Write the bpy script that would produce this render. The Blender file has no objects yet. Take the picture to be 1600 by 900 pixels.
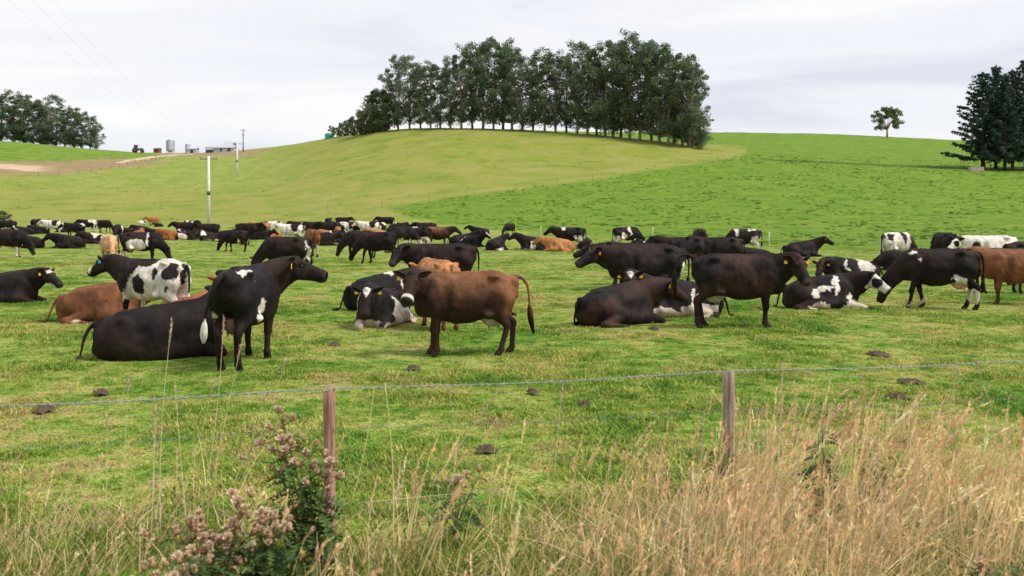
import bpy, math, random
import numpy as np
from mathutils import Vector, Matrix, Euler

R = math.radians
SC = bpy.context.scene
COL = SC.collection

# ------------------------------------------------------------------ camera
F = 1555.0                      # focal length in pixels of the 1600 wide frame
EYE = 2.2                       # eye height above the paddock
HOR = 333.0                     # row of the level line
cam_d = bpy.data.cameras.new("camera")
cam = bpy.data.objects.new("camera", cam_d)
COL.objects.link(cam)
cam.location = (0, 0, EYE)
cam.rotation_euler = (R(90), 0, 0)
cam_d.sensor_width = 36.0
cam_d.lens = 36.0 * F / 1600.0
cam_d.shift_y = (HOR - 450.0) / 1600.0
cam_d.clip_start = 0.1
cam_d.clip_end = 6000.0
cam_d.dof.use_dof = True
cam_d.dof.focus_distance = 16.0
cam_d.dof.aperture_fstop = 3.2
SC.camera = cam

# ------------------------------------------------------------------ sky, sun, exposure
SUN_EL, SUN_AZ = 54.0, -18.0     # azimuth from +X towards +Y
world = bpy.data.worlds.new("World")
SC.world = world
world.use_nodes = True
wn, wl = world.node_tree.nodes, world.node_tree.links
wn.clear()
w_out = wn.new("ShaderNodeOutputWorld")
w_bg = wn.new("ShaderNodeBackground")
w_sky = wn.new("ShaderNodeTexSky")
w_sky.sky_type = 'NISHITA'
w_sky.sun_disc = False
w_sky.sun_elevation = R(SUN_EL)
w_sky.sun_rotation = R(90.0 - SUN_AZ)
w_bg.inputs["Strength"].default_value = 0.1
w_tc = wn.new("ShaderNodeTexCoord")
w_map = wn.new("ShaderNodeMapping")
w_map.inputs["Scale"].default_value = (1.6, 1.6, 10.0)
w_map.inputs["Rotation"].default_value = (0.03, 0.05, 0.3)
w_map.inputs["Location"].default_value = (0.7, 9.9, 3.3)
w_n = wn.new("ShaderNodeTexNoise")
w_n.inputs["Scale"].default_value = 1.5
w_n.inputs["Detail"].default_value = 6.0
w_n.inputs["Roughness"].default_value = 0.55
w_n.inputs["Distortion"].default_value = 0.5
w_r = wn.new("ShaderNodeValToRGB")
cr = w_r.color_ramp
cr.elements[0].position = 0.33
cr.elements[0].color = (4.45, 4.55, 5.0, 1)
cr.elements[1].position = 0.62
cr.elements[1].color = (5.95, 5.85, 5.85, 1)
e = cr.elements.new(0.43); e.color = (5.15, 5.3, 5.6, 1)
e = cr.elements.new(0.54); e.color = (5.5, 5.5, 5.65, 1)
w_mix = wn.new("ShaderNodeMixRGB")
w_mix.inputs[0].default_value = 0.93
wl.new(w_tc.outputs["Generated"], w_map.inputs["Vector"])
wl.new(w_map.outputs[0], w_n.inputs["Vector"])
wl.new(w_n.outputs["Fac"], w_r.inputs[0])
wl.new(w_sky.outputs[0], w_mix.inputs[1])
wl.new(w_r.outputs[0], w_mix.inputs[2])
wl.new(w_mix.outputs[0], w_bg.inputs["Color"])
wl.new(w_bg.outputs[0], w_out.inputs["Surface"])

sun_d = bpy.data.lights.new("sun", 'SUN')
sun_d.energy = 2.3
sun_d.angle = R(14)
sun_d.color = (1.0, 0.95, 0.87)
sun = bpy.data.objects.new("sun", sun_d)
COL.objects.link(sun)
_s = Vector((math.cos(R(SUN_EL)) * math.cos(R(SUN_AZ)), math.cos(R(SUN_EL)) * math.sin(R(SUN_AZ)), math.sin(R(SUN_EL))))
sun.rotation_euler = _s.to_track_quat('Z', 'Y').to_euler()
sun.location = (0, 0, 60)

vs = SC.view_settings
vs.view_transform = 'Standard'
vs.look = 'None'
vs.exposure = 0.78
vs.gamma = 1.0
vs.use_curve_mapping = False
SC.render.engine = 'CYCLES'
SC.cycles.max_bounces = 6
SC.cycles.diffuse_bounces = 3
SC.cycles.transparent_max_bounces = 4
try:
    SC.cycles.use_denoising = True
    SC.cycles.denoiser = 'OPENIMAGEDENOISE'
except Exception:
    pass

# ------------------------------------------------------------------ helpers
def tag(o, label=None, cat=None, group=None, kind=None):
    if label: o["label"] = label
    if cat: o["category"] = cat
    if group: o["group"] = group
    if kind: o["kind"] = kind
    return o

def empty(name, loc=(0, 0, 0), rz=0.0, s=1.0):
    o = bpy.data.objects.new(name, None)
    o.empty_display_size = 0.2
    o.location = loc
    o.rotation_euler = (0, 0, rz)
    o.scale = (s, s, s)
    COL.objects.link(o)
    return o

def mesh_np(name, V, faces, smooth=True, col=None, extra=None):
    """V (n,3); faces: list of (m,k) int arrays (k = 3 or 4)"""
    me = bpy.data.meshes.new(name)
    V = np.asarray(V, np.float32)
    me.vertices.add(len(V))
    me.vertices.foreach_set("co", V.ravel())
    faces = [np.asarray(f, np.int32) for f in faces if len(f)]
    loops = np.concatenate([f.ravel() for f in faces])
    tot = np.concatenate([np.full(len(f), f.shape[1], np.int32) for f in faces])
    start = np.concatenate([[0], np.cumsum(tot)[:-1]]).astype(np.int32)
    me.loops.add(len(loops))
    me.loops.foreach_set("vertex_index", loops)
    me.polygons.add(len(tot))
    me.polygons.foreach_set("loop_start", start)
    me.polygons.foreach_set("loop_total", tot)
    me.polygons.foreach_set("use_smooth", np.full(len(tot), smooth, bool))
    if col is not None:
        a = me.color_attributes.new("col", 'FLOAT_COLOR', 'POINT')
        c4 = np.ones((len(V), 4), np.float32)
        c4[:, :3] = col
        a.data.foreach_set("color", c4.ravel())
    for k, v in (extra or {}).items():
        a = me.attributes.new(k, 'FLOAT', 'POINT')
        a.data.foreach_set("value", np.asarray(v, np.float32))
    me.update(calc_edges=True)
    return me

def obj(name, me, mat=None, parent=None):
    o = bpy.data.objects.new(name, me)
    COL.objects.link(o)
    if mat is not None and len(me.materials) == 0:
        me.materials.append(mat)
    if parent is not None:
        o.parent = parent
    return o

class Geo:
    """collects pieces into one mesh"""
    def __init__(self):
        self.V, self.Q, self.T, self.C, self.n = [], [], [], [], 0
    def add(self, V, Q=None, T=None, c=None):
        V = np.asarray(V, float)
        if Q is not None and len(Q): self.Q.append(np.asarray(Q, int) + self.n)
        if T is not None and len(T): self.T.append(np.asarray(T, int) + self.n)
        self.V.append(V)
        self.C.append(np.broadcast_to(np.asarray((1, 1, 1) if c is None else c, float), (len(V), 3)))
        self.n += len(V)
        return self
    def box(self, c, s, rz=0.0, col=None, taper=1.0):
        x, y, z = np.array(s) / 2.0
        v = np.array([(-x, -y, -z), (x, -y, -z), (x, y, -z), (-x, y, -z), (-x * taper, -y * taper, z), (x * taper, -y * taper, z), (x * taper, y * taper, z), (-x * taper, y * taper, z)])
        ca, sa = math.cos(rz), math.sin(rz)
        v = v @ np.array([[ca, sa, 0], [-sa, ca, 0], [0, 0, 1]]) + np.array(c)
        return self.add(v, [(0, 3, 2, 1), (4, 5, 6, 7), (0, 1, 5, 4), (1, 2, 6, 5), (2, 3, 7, 6), (3, 0, 4, 7)], c=col)
    def tube(self, P, r, n=8, col=None, cap=True):
        V, Q, T = tube(P, r, n, cap)
        return self.add(V, Q, T, col)
    def mesh(self, name, smooth=True, col=False):
        f = []
        if self.Q: f.append(np.concatenate(self.Q))
        if self.T: f.append(np.concatenate(self.T))
        return mesh_np(name, np.concatenate(self.V), f, smooth, np.concatenate(self.C) if col else None)

def tube(P, r, n=8, cap=True, flat=None, up=None):
    """tube along P; r per point (scalar or (a,b) pairs)"""
    P = np.asarray(P, float)
    m = len(P)
    r = np.asarray(r, float)
    if r.ndim == 0: r = np.full((m, 2), float(r))
    elif r.ndim == 1: r = np.stack([r, r], 1)
    T = np.gradient(P, axis=0)
    T /= np.linalg.norm(T, axis=1)[:, None] + 1e-9
    u = np.array(up if up is not None else ((0, 0, 1) if abs(T[0][2]) < 0.9 else (1, 0, 0)), float)
    V = []
    a = np.arange(n) * 2 * math.pi / n
    for i in range(m):
        s = np.cross(T[i], u); s /= np.linalg.norm(s) + 1e-9
        w = np.cross(s, T[i]); w /= np.linalg.norm(w) + 1e-9
        u = w
        V.append(P[i] + np.outer(np.cos(a) * r[i, 0], s) + np.outer(np.sin(a) * r[i, 1], w))
    V = np.concatenate(V)
    i = np.arange(m - 1)[:, None] * n
    j = np.arange(n)[None, :]
    k = (j + 1) % n
    Q = np.stack([i + j, i + k, i + n + k, i + n + j], -1).reshape(-1, 4)
    Tq = np.zeros((0, 3), int)
    if cap:
        V = np.concatenate([V, P[:1], P[-1:]])
        a0, a1 = m * n, m * n + 1
        jj = np.arange(n); kk = (jj + 1) % n
        Tq = np.concatenate([np.stack([kk, jj, np.full(n, a0)], 1), np.stack([(m - 1) * n + jj, (m - 1) * n + kk, np.full(n, a1)], 1)])
    return V, Q, Tq

def _hash(i, j, k, seed):
    h = (i.astype(np.int64) * 374761393 + j.astype(np.int64) * 668265263 + k.astype(np.int64) * 2147483647 + seed * 144665) & 0xffffffff
    h = ((h ^ (h >> 13)) * 1274126177) & 0xffffffff
    return ((h ^ (h >> 16)) & 0xffff) / 65535.0

def vnoise(P, seed=0):
    P = np.asarray(P, float)
    I = np.floor(P).astype(np.int64)
    f = P - I
    f = f * f * (3 - 2 * f)
    o = 0
    for dx in (0, 1):
        for dy in (0, 1):
            for dz in (0, 1):
                w = (f[:, 0] if dx else 1 - f[:, 0]) * (f[:, 1] if dy else 1 - f[:, 1]) * (f[:, 2] if dz else 1 - f[:, 2])
                o = o + w * _hash(I[:, 0] + dx, I[:, 1] + dy, I[:, 2] + dz, seed)
    return o

def fbm(P, seed=0, n=3):
    P = np.asarray(P, float)
    o, a, t = 0, 1.0, 0.0
    for k in range(n):
        o = o + a * vnoise(P * (2.03 ** k) + k * 17.3, seed + k)
        t += a
        a *= 0.5
    return o / t

def sstep(a, b, x):
    t = np.clip((x - a) / (b - a), 0, 1)
    return t * t * (3 - 2 * t)

class NT:
    """tiny node-tree helper"""
    def __init__(self, name):
        self.m = bpy.data.materials.new(name)
        self.m.use_nodes = True
        self.t = self.m.node_tree
        self.t.nodes.clear()
        self.out = self.t.nodes.new("ShaderNodeOutputMaterial")
        self.b = self.t.nodes.new("ShaderNodeBsdfPrincipled")
        self.t.links.new(self.b.outputs[0], self.out.inputs["Surface"])
    def n(self, typ, **kw):
        nd = self.t.nodes.new(typ)
        for k, v in kw.items():
            if k.startswith("_"): setattr(nd, k[1:], v)
            else:
                key = int(k[1:]) if k[0] == "i" and k[1:].isdigit() else k.replace("_", " ")
                self.put(nd.inputs[key], v)
        return nd
    def put(self, sock, v):
        if hasattr(v, "bl_idname") and hasattr(v, "is_output"): self.t.links.new(v, sock)
        elif isinstance(v, (tuple, list)) and len(v) == 3 and sock.type == 'RGBA': sock.default_value = (*v, 1)
        else: sock.default_value = v
    def noise(self, vec, scale, detail=3.0, rough=0.55, dist=0.0):
        nd = self.n("ShaderNodeTexNoise", Vector=vec, Scale=scale, Detail=detail, Roughness=rough, Distortion=dist)
        return nd.outputs["Fac"]
    def ramp(self, fac, *stops):
        nd = self.t.nodes.new("ShaderNodeValToRGB")
        cr = nd.color_ramp
        while len(cr.elements) < len(stops): cr.elements.new(0.5)
        for e, (p, c) in zip(cr.elements, stops):
            e.position = p
            e.color = (*c, 1) if isinstance(c, (tuple, list)) else (c, c, c, 1)
        self.put(nd.inputs[0], fac)
        return nd.outputs[0]
    def mix(self, fac, a, b, mode='MIX'):
        nd = self.n("ShaderNodeMixRGB", _blend_type=mode)
        self.put(nd.inputs[0], fac); self.put(nd.inputs[1], a); self.put(nd.inputs[2], b)
        return nd.outputs[0]
    def math(self, op, a, b=0.0):
        nd = self.n("ShaderNodeMath", _operation=op)
        self.put(nd.inputs[0], a); self.put(nd.inputs[1], b)
        return nd.outputs[0]
    def attr(self, name, typ='GEOMETRY'):
        nd = self.n("ShaderNodeAttribute", _attribute_name=name, _attribute_type=typ)
        return nd
    def bump(self, h, strength=0.3, dist=0.02):
        nd = self.n("ShaderNodeBump", Strength=strength, Distance=dist, Height=h)
        self.put(self.b.inputs["Normal"], nd.outputs[0])
    def fin(self, col, rough=0.7, spec=0.3, **kw):
        self.put(self.b.inputs["Base Color"], col)
        self.put(self.b.inputs["Roughness"], rough)
        self.put(self.b.inputs["Specular IOR Level"], spec)
        for k, v in kw.items(): self.put(self.b.inputs[k.replace("_", " ")], v)
        return self.m

def simple_mat(name, c, rough=0.7, spec=0.3, var=0.25, scale=6.0, bump=0.0, metallic=0.0):
    t = NT(name)
    pos = t.n("ShaderNodeTexCoord").outputs["Object"]
    f = t.noise(pos, scale, 4.0)
    c = np.array(c)
    col = t.ramp(f, (0.3, tuple(c * (1 - var))), (0.7, tuple(np.minimum(c * (1 + var), 0.95))))
    if bump: t.bump(t.noise(pos, scale * 4, 3.0), bump, 0.02)
    return t.fin(col, rough, spec, Metallic=metallic)

def vcol_mat(name, rough=0.7, spec=0.2, var=0.25, scale=8.0, trans=0.0):
    t = NT(name)
    pos = t.n("ShaderNodeTexCoord").outputs["Object"]
    f = t.ramp(t.noise(pos, scale, 3.0), (0.3, 1 - var), (0.7, 1 + var))
    col = t.mix(1.0, t.attr("col").outputs["Color"], f, 'MULTIPLY')
    if trans:
        t.fin(col, rough, spec)
        tr = t.n("ShaderNodeBsdfTranslucent", Color=col)
        mx = t.n("ShaderNodeMixShader", i0=trans)
        t.t.links.new(t.b.outputs[0], mx.inputs[1])
        t.t.links.new(tr.outputs[0], mx.inputs[2])
        t.t.links.new(mx.outputs[0], t.out.inputs["Surface"])
        return t.m
    return t.fin(col, rough, spec)
# ------------------------------------------------------------------ terrain
# profiles of the land, each a list of (distance in m, row of the photograph that the ground reaches there)
PROF = {
 -200: [(140,352),(200,315),(240,283),(256,270),(266,262),(280,257),(350,214),(430,222)],
 0:    [(140,352),(200,316),(240,287),(258,272),(268,264),(285,258),(350,219.5),(430,230)],
 100:  [(140,352),(200,318),(250,284),(272,272),(285,262),(300,257),(360,229),(430,236)],
 200:  [(140,352),(200,320),(260,283),(300,259),(312,254),(325,250),(370,238),(430,240.5)],
 300:  [(140,352),(200,318),(260,280),(330,254),(400,242),(440,240.5)],
 370:  [(140,352),(200,315),(268,278),(330,256),(400,239),(440,237.5)],
 440:  [(140,350),(200,310),(270,268),(330,243),(390,228),(430,229)],
 510:  [(138,349),(200,300),(250,262),(300,230),(345,214.5),(400,220)],
 600:  [(135,348),(190,300),(240,252),(280,220),(305,202),(340,203),(400,212)],
 700:  [(130,349),(180,300),(230,250),(270,215),(295,200),(330,201),(400,207)],
 850:  [(125,350),(170,305),(220,255),(260,222),(285,204.5),(320,206),(400,208)],
 950:  [(122,350),(165,305),(210,262),(250,232),(280,213),(310,213),(340,212),(390,207),(430,209)],
 1050: [(120,350),(160,308),(200,272),(240,244),(270,226),(300,222),(340,214),(390,207),(430,209)],
 1150: [(118,350),(160,305),(190,275),(215,254),(250,242),(300,226),(350,213),(390,207.5),(430,210)],
 1300: [(115,350),(150,315),(190,276),(213,258),(225,254),(260,240),(320,222),(380,210.5),(430,212)],
 1500: [(112,352),(150,318),(190,278),(213,265),(222,262),(260,247),(320,231),(380,221),(430,222)],
 1700: [(112,352),(150,320),(190,282),(213,270),(222,267),(260,253),(320,238),(380,227),(430,228)],
}
_TY = np.arange(0, 2602, 2.0)
_TP = np.arange(-400, 2001, 10.0)
def _terrain_table():
    ks = sorted(PROF)
    rows = []
    for k in ks:
        yy = [0, 60, 90]
        zz = [0, 0, 0.02]
        for Y, p in PROF[k]:
            yy.append(Y); zz.append(EYE + (HOR - p) * Y / F)
        l = PROF[k][-1]
        for Y, z in ((560, zz[-1] - 1), (900, zz[-1] - 8), (2600, zz[-1] - 20)):
            yy.append(Y); zz.append(z)
        yy, zz = np.array(yy, float), np.array(zz, float)
        h = np.diff(yy); s = np.diff(zz) / h                 # monotone cubic
        m = np.zeros(len(yy))
        m[1:-1] = np.where(s[:-1] * s[1:] > 0, 2 * s[:-1] * s[1:] / (s[:-1] + s[1:] + 1e-12), 0)
        m[0], m[-1] = s[0], s[-1]
        i = np.clip(np.searchsorted(yy, _TY, 'right') - 1, 0, len(yy) - 2)
        t = (_TY - yy[i]) / h[i]
        rows.append((2*t**3-3*t*t+1)*zz[i] + (t**3-2*t*t+t)*h[i]*m[i] + (3*t*t-2*t**3)*zz[i+1] + (t**3-t*t)*h[i]*m[i+1])
    rows = np.array(rows)
    T = np.array([np.interp(_TP, ks, rows[:, j]) for j in range(len(_TY))]).T
    g = np.exp(-0.5 * (np.arange(-9, 10) / 3.2) ** 2); g /= g.sum()
    T = np.apply_along_axis(lambda c: np.convolve(np.pad(c, 9, 'edge'), g, 'valid'), 0, T)
    g = np.exp(-0.5 * (np.arange(-5, 6) / 1.6) ** 2); g /= g.sum()
    return np.apply_along_axis(lambda c: np.convolve(np.pad(c, 5, 'edge'), g, 'valid'), 1, T)
_TT = _terrain_table()

def ht(x, y, rough=False):
    x = np.atleast_1d(np.asarray(x, float)); y = np.atleast_1d(np.asarray(y, float))
    Y = np.clip(y, 0.0, 2599.0)
    p = np.clip(800 + F * x / np.maximum(Y, 20.0), -399, 1999)
    a = (p + 400) / 10.0; b = Y / 2.0
    i = np.clip(a.astype(int), 0, len(_TP) - 2); j = np.clip(b.astype(int), 0, len(_TY) - 2)
    u = a - i; v = b - j
    z = (1-u)*(1-v)*_TT[i, j] + u*(1-v)*_TT[i+1, j] + (1-u)*v*_TT[i, j+1] + u*v*_TT[i+1, j+1]
    if rough:
        P = np.stack([x, y, y * 0], 1)
        far = sstep(70, 130, y)
        z = z + (fbm(P * 0.22, 3, 3) - 0.5) * (0.06 + 0.5 * far) + (fbm(P * 1.6, 9, 2) - 0.5) * (0.05 * (1 - far))
    return z

def gz(x, y):
    return float(ht(x, y, True)[0])

def at(px, py, ymax=420.0):
    """the ground point seen at a pixel of the photograph"""
    Y = np.arange(4.0, ymax, 0.25)
    X = (px - 800) / F * Y
    z = ht(X, Y)
    row = HOR + (EYE - z) * F / Y
    k = np.argmax(row <= py)
    if row[k] > py: k = len(Y) - 1
    return float(X[k]), float(Y[k])

def lin(px, xs, ys):
    return np.interp(px, xs, ys)

def make_ground():
    rings = np.concatenate([np.linspace(0.8, 6, 10), np.geomspace(6.3, 90, 150), np.linspace(91, 450, 240), np.geomspace(460, 2500, 25)])
    ang = np.concatenate([np.linspace(-180, -50, 40), np.linspace(-48, -33, 12), np.linspace(-32, 32, 330), np.linspace(33, 48, 12), np.linspace(50, 180, 40)])[:-1]
    A = np.radians(ang)
    n = len(A)
    RR, AA = np.meshgrid(rings, A, indexing='ij')
    x = (RR * np.sin(AA)).ravel(); y = (RR * np.cos(AA)).ravel()
    # rings follow depth inside the field of view
    z = ht(x, y, True)
    V = np.stack([x, y, z], 1)
    V = np.concatenate([V, [[0, 0, 0.0]]])
    i = np.arange(len(rings) - 1)[:, None] * n
    j = np.arange(n)[None, :]; k = (j + 1) % n
    Q = np.stack([i + j, i + n + j, i + n + k, i + k], -1).reshape(-1, 4)
    jj = np.arange(n)
    T = np.stack([jj, (jj + 1) % n, np.full(n, len(V) - 1)], 1)[:, [0, 1, 2]]
    # what grows where
    Y = np.maximum(V[:, 1], 1.0)
    px = 800 + F * V[:, 0] / Y
    py = HOR + (EYE - V[:, 2]) * F / Y
    front = (V[:, 1] > 20)
    wob = (fbm(V * 0.15, 21, 3) - 0.5)
    up = lin(px, [600, 615, 700, 800, 900, 1000, 1100, 1160, 1200], [326, 323, 309, 297, 284, 270, 254, 245, 150])
    lo = lin(px, [600, 640, 700, 850, 1000, 1200, 1400, 1600, 1700], [326, 340, 352, 368, 372, 384, 391, 397, 398]) + wob * 6
    wob2 = (fbm(V * 0.5, 22, 2) - 0.5)
    lush = sstep(-2.5, 2.5, py - up + wob * 8) * sstep(-4, 4, lo - py + wob2 * 10 + wob * 8) * (px > 600)
    back = (V[:, 1] > 292) & (px > 880)
    lush = np.where(back, 1.0, lush)
    left = (px < 330) & (V[:, 1] > lin(px, [-200, 0, 100, 200, 330], [284, 288, 303, 330, 400]))
    lush = np.where(left, 0.85, lush) * front
    olive = sstep(124, 150, V[:, 1] + wob * 16) * (1 - lush) * front
    olive = olive * (1 - 0.62 * sstep(205, 255, V[:, 1]) * sstep(500, 380, px) * sstep(-200, 240, px))
    bank = front * (px < 300) * np.clip(sstep(lin(px, [-200, 0, 100, 200, 260], [250, 252, 264, 288, 306]), lin(px, [-200, 0, 100, 200, 260], [258, 260, 276, 302, 318]), V[:, 1] + wob * 10)
             * sstep(lin(px, [-200, 0, 100, 200, 260], [296, 298, 311, 332, 346]), lin(px, [-200, 0, 100, 200, 260], [290, 292, 306, 328, 342]), V[:, 1] + wob * 6), 0, 1) * sstep(290, 215, px)
    bank2 = sstep(345, 372, V[:, 1]) * sstep(432, 420, V[:, 1]) * sstep(235, 262, px) * sstep(450, 380, px) * sstep(247, 244.5, py + wob * 3)
    bank = np.maximum(bank, bank2 * 0.9)
    scar = front * sstep(268, 276, V[:, 1] + wob * 8) * sstep(292, 285, V[:, 1]) * sstep(95, 40, px)
    gully_shadow = front * (px > 1100) * np.exp(-((py - lin(px, [1100, 1180, 1300, 1400, 1500, 1600], [246, 249, 254, 259, 263.5, 266])) / 1.5) ** 2) * sstep(1150, 1230, px) * 0.8  # dark fence and shadow line along the gully edge, painted into the colour
    me = mesh_np("pasture", V, [Q, T], True, extra={"lush": lush, "olive": olive, "bank": bank, "scar": scar, "gully_shadow": gully_shadow})
    return me

def pasture_color(t, pos, use_attr):
    """the colour of the sward, a function of the place in the world"""
    n1 = t.noise(pos, 0.32, 4.0, 0.6, 0.6)
    n2 = t.noise(pos, 1.5, 3.0, 0.6, 0.4)
    n3 = t.noise(pos, 7.0, 3.0, 0.65)
    n4 = t.noise(pos, 28.0, 2.0, 0.6)
    f = t.math('ADD', t.math('MULTIPLY', n1, 0.36), t.math('ADD', t.math('MULTIPLY', n2, 0.34), t.math('MULTIPLY', n3, 0.30)))
    graz = t.ramp(f, (0.38, (0.059, 0.152, 0.013)), (0.45, (0.121, 0.225, 0.025)), (0.505, (0.217, 0.280, 0.050)), (0.555, (0.310, 0.319, 0.089)), (0.61, (0.347, 0.270, 0.125)), (0.68, (0.248, 0.165, 0.085)))
    if use_attr:
        lush = t.ramp(f, (0.38, (0.063, 0.137, 0.012)), (0.47, (0.108, 0.197, 0.018)), (0.54, (0.148, 0.236, 0.025)), (0.62, (0.204, 0.258, 0.041)))
        far = t.noise(pos, 0.10, 4.0, 0.6, 0.8)
        oli = t.ramp(t.math('ADD', t.math('MULTIPLY', f, 0.45), t.math('MULTIPLY', far, 0.55)),
                     (0.38, (0.138, 0.197, 0.027)), (0.48, (0.212, 0.246, 0.042)), (0.58, (0.271, 0.258, 0.070)))
        bank = t.ramp(f, (0.35, (0.133, 0.115, 0.047)), (0.48, (0.257, 0.189, 0.094)), (0.6, (0.328, 0.238, 0.133)))
        scar = t.ramp(f, (0.4, (0.42, 0.29, 0.19)), (0.6, (0.62, 0.45, 0.32)))
        c = t.mix(t.attr("olive").outputs["Fac"], graz, oli)
        c = t.mix(t.attr("lush").outputs["Fac"], c, lush)
        c = t.mix(t.attr("gully_shadow").outputs["Fac"], c, (0.035, 0.08, 0.010))
        c = t.mix(t.attr("bank").outputs["Fac"], c, bank)
        c = t.mix(t.attr("scar").outputs["Fac"], c, scar)
        graz = c
    c = t.mix(0.85, graz, t.ramp(n4, (0.3, 0.45), (0.7, 1.45)), 'MULTIPLY')
    return c, n2, n3, n4

def make_pasture_mat():
    t = NT("pasture_sward")
    pos = t.n("ShaderNodeNewGeometry").outputs["Position"]
    c, n2, n3, n4 = pasture_color(t, pos, True)
    # dark clumps of rank grass and dung in the far paddocks
    v = t.noise(pos, 0.75, 2.0, 0.5, 0.3)
    dark = t.ramp(v, (0.56, 0.0), (0.72, 0.75))
    lushy = t.attr("lush").outputs["Fac"]
    c = t.mix(t.math('MULTIPLY', dark, t.math('ADD', t.math('MULTIPLY', lushy, 0.30), 0.30)), c, (0.05, 0.11, 0.008))
    h = t.math('ADD', t.math('MULTIPLY', n2, 0.5), t.math('ADD', t.math('MULTIPLY', n3, 0.35), t.math('MULTIPLY', n4, 0.15)))
    t.bump(h, 0.9, 0.22)
    return t.fin(c, 0.9, 0.1)

ground = obj("pasture_ground", make_ground(), make_pasture_mat())
tag(ground, kind="structure")

# the farm track climbing to the yard
def strip(name, pts, width, mat, lift=0.06):
    P = [at(a, b) for a, b in pts]
    P = np.array(P)
    tt = np.linspace(0, len(P) - 1, len(P) * 10)
    C = np.stack([np.interp(tt, np.arange(len(P)), P[:, i]) for i in (0, 1)], 1)
    D = np.gradient(C, axis=0); D /= np.linalg.norm(D, axis=1)[:, None]
    N = np.stack([-D[:, 1], D[:, 0]], 1)
    V = []
    for k in (-0.5, -0.17, 0.17, 0.5):
        q = C + N * width * k
        V.append(np.stack([q[:, 0], q[:, 1], ht(q[:, 0], q[:, 1], True) + (lift if abs(k) < 0.4 else -.25)], 1))
    m = len(C)
    V = np.concatenate(V)
    i = np.arange(m - 1)
    Q = np.concatenate([np.stack([r * m + i, (r + 1) * m + i, (r + 1) * m + i + 1, r * m + i + 1], 1)[:, ::-1] for r in range(3)])
    o = obj(name, mesh_np(name, V, [Q]), mat)
    return tag(o, kind="structure")
M_TRACK = simple_mat("track_gravel", (0.46, 0.36, 0.28), 0.9, 0.1, 0.25, 0.6)
strip("farm_track", [(180, 254.5), (205, 250.5), (228, 247.0), (252, 244.0), (272, 242.2), (300, 240.8)], 4.6, M_TRACK, 0.10)
# ------------------------------------------------------------------ cattle
def smin(a, b, k):
    h = np.clip(0.5 + 0.5 * (b - a) / k, 0, 1)
    return b + (a - b) * h - k * h * (1 - h)

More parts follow.
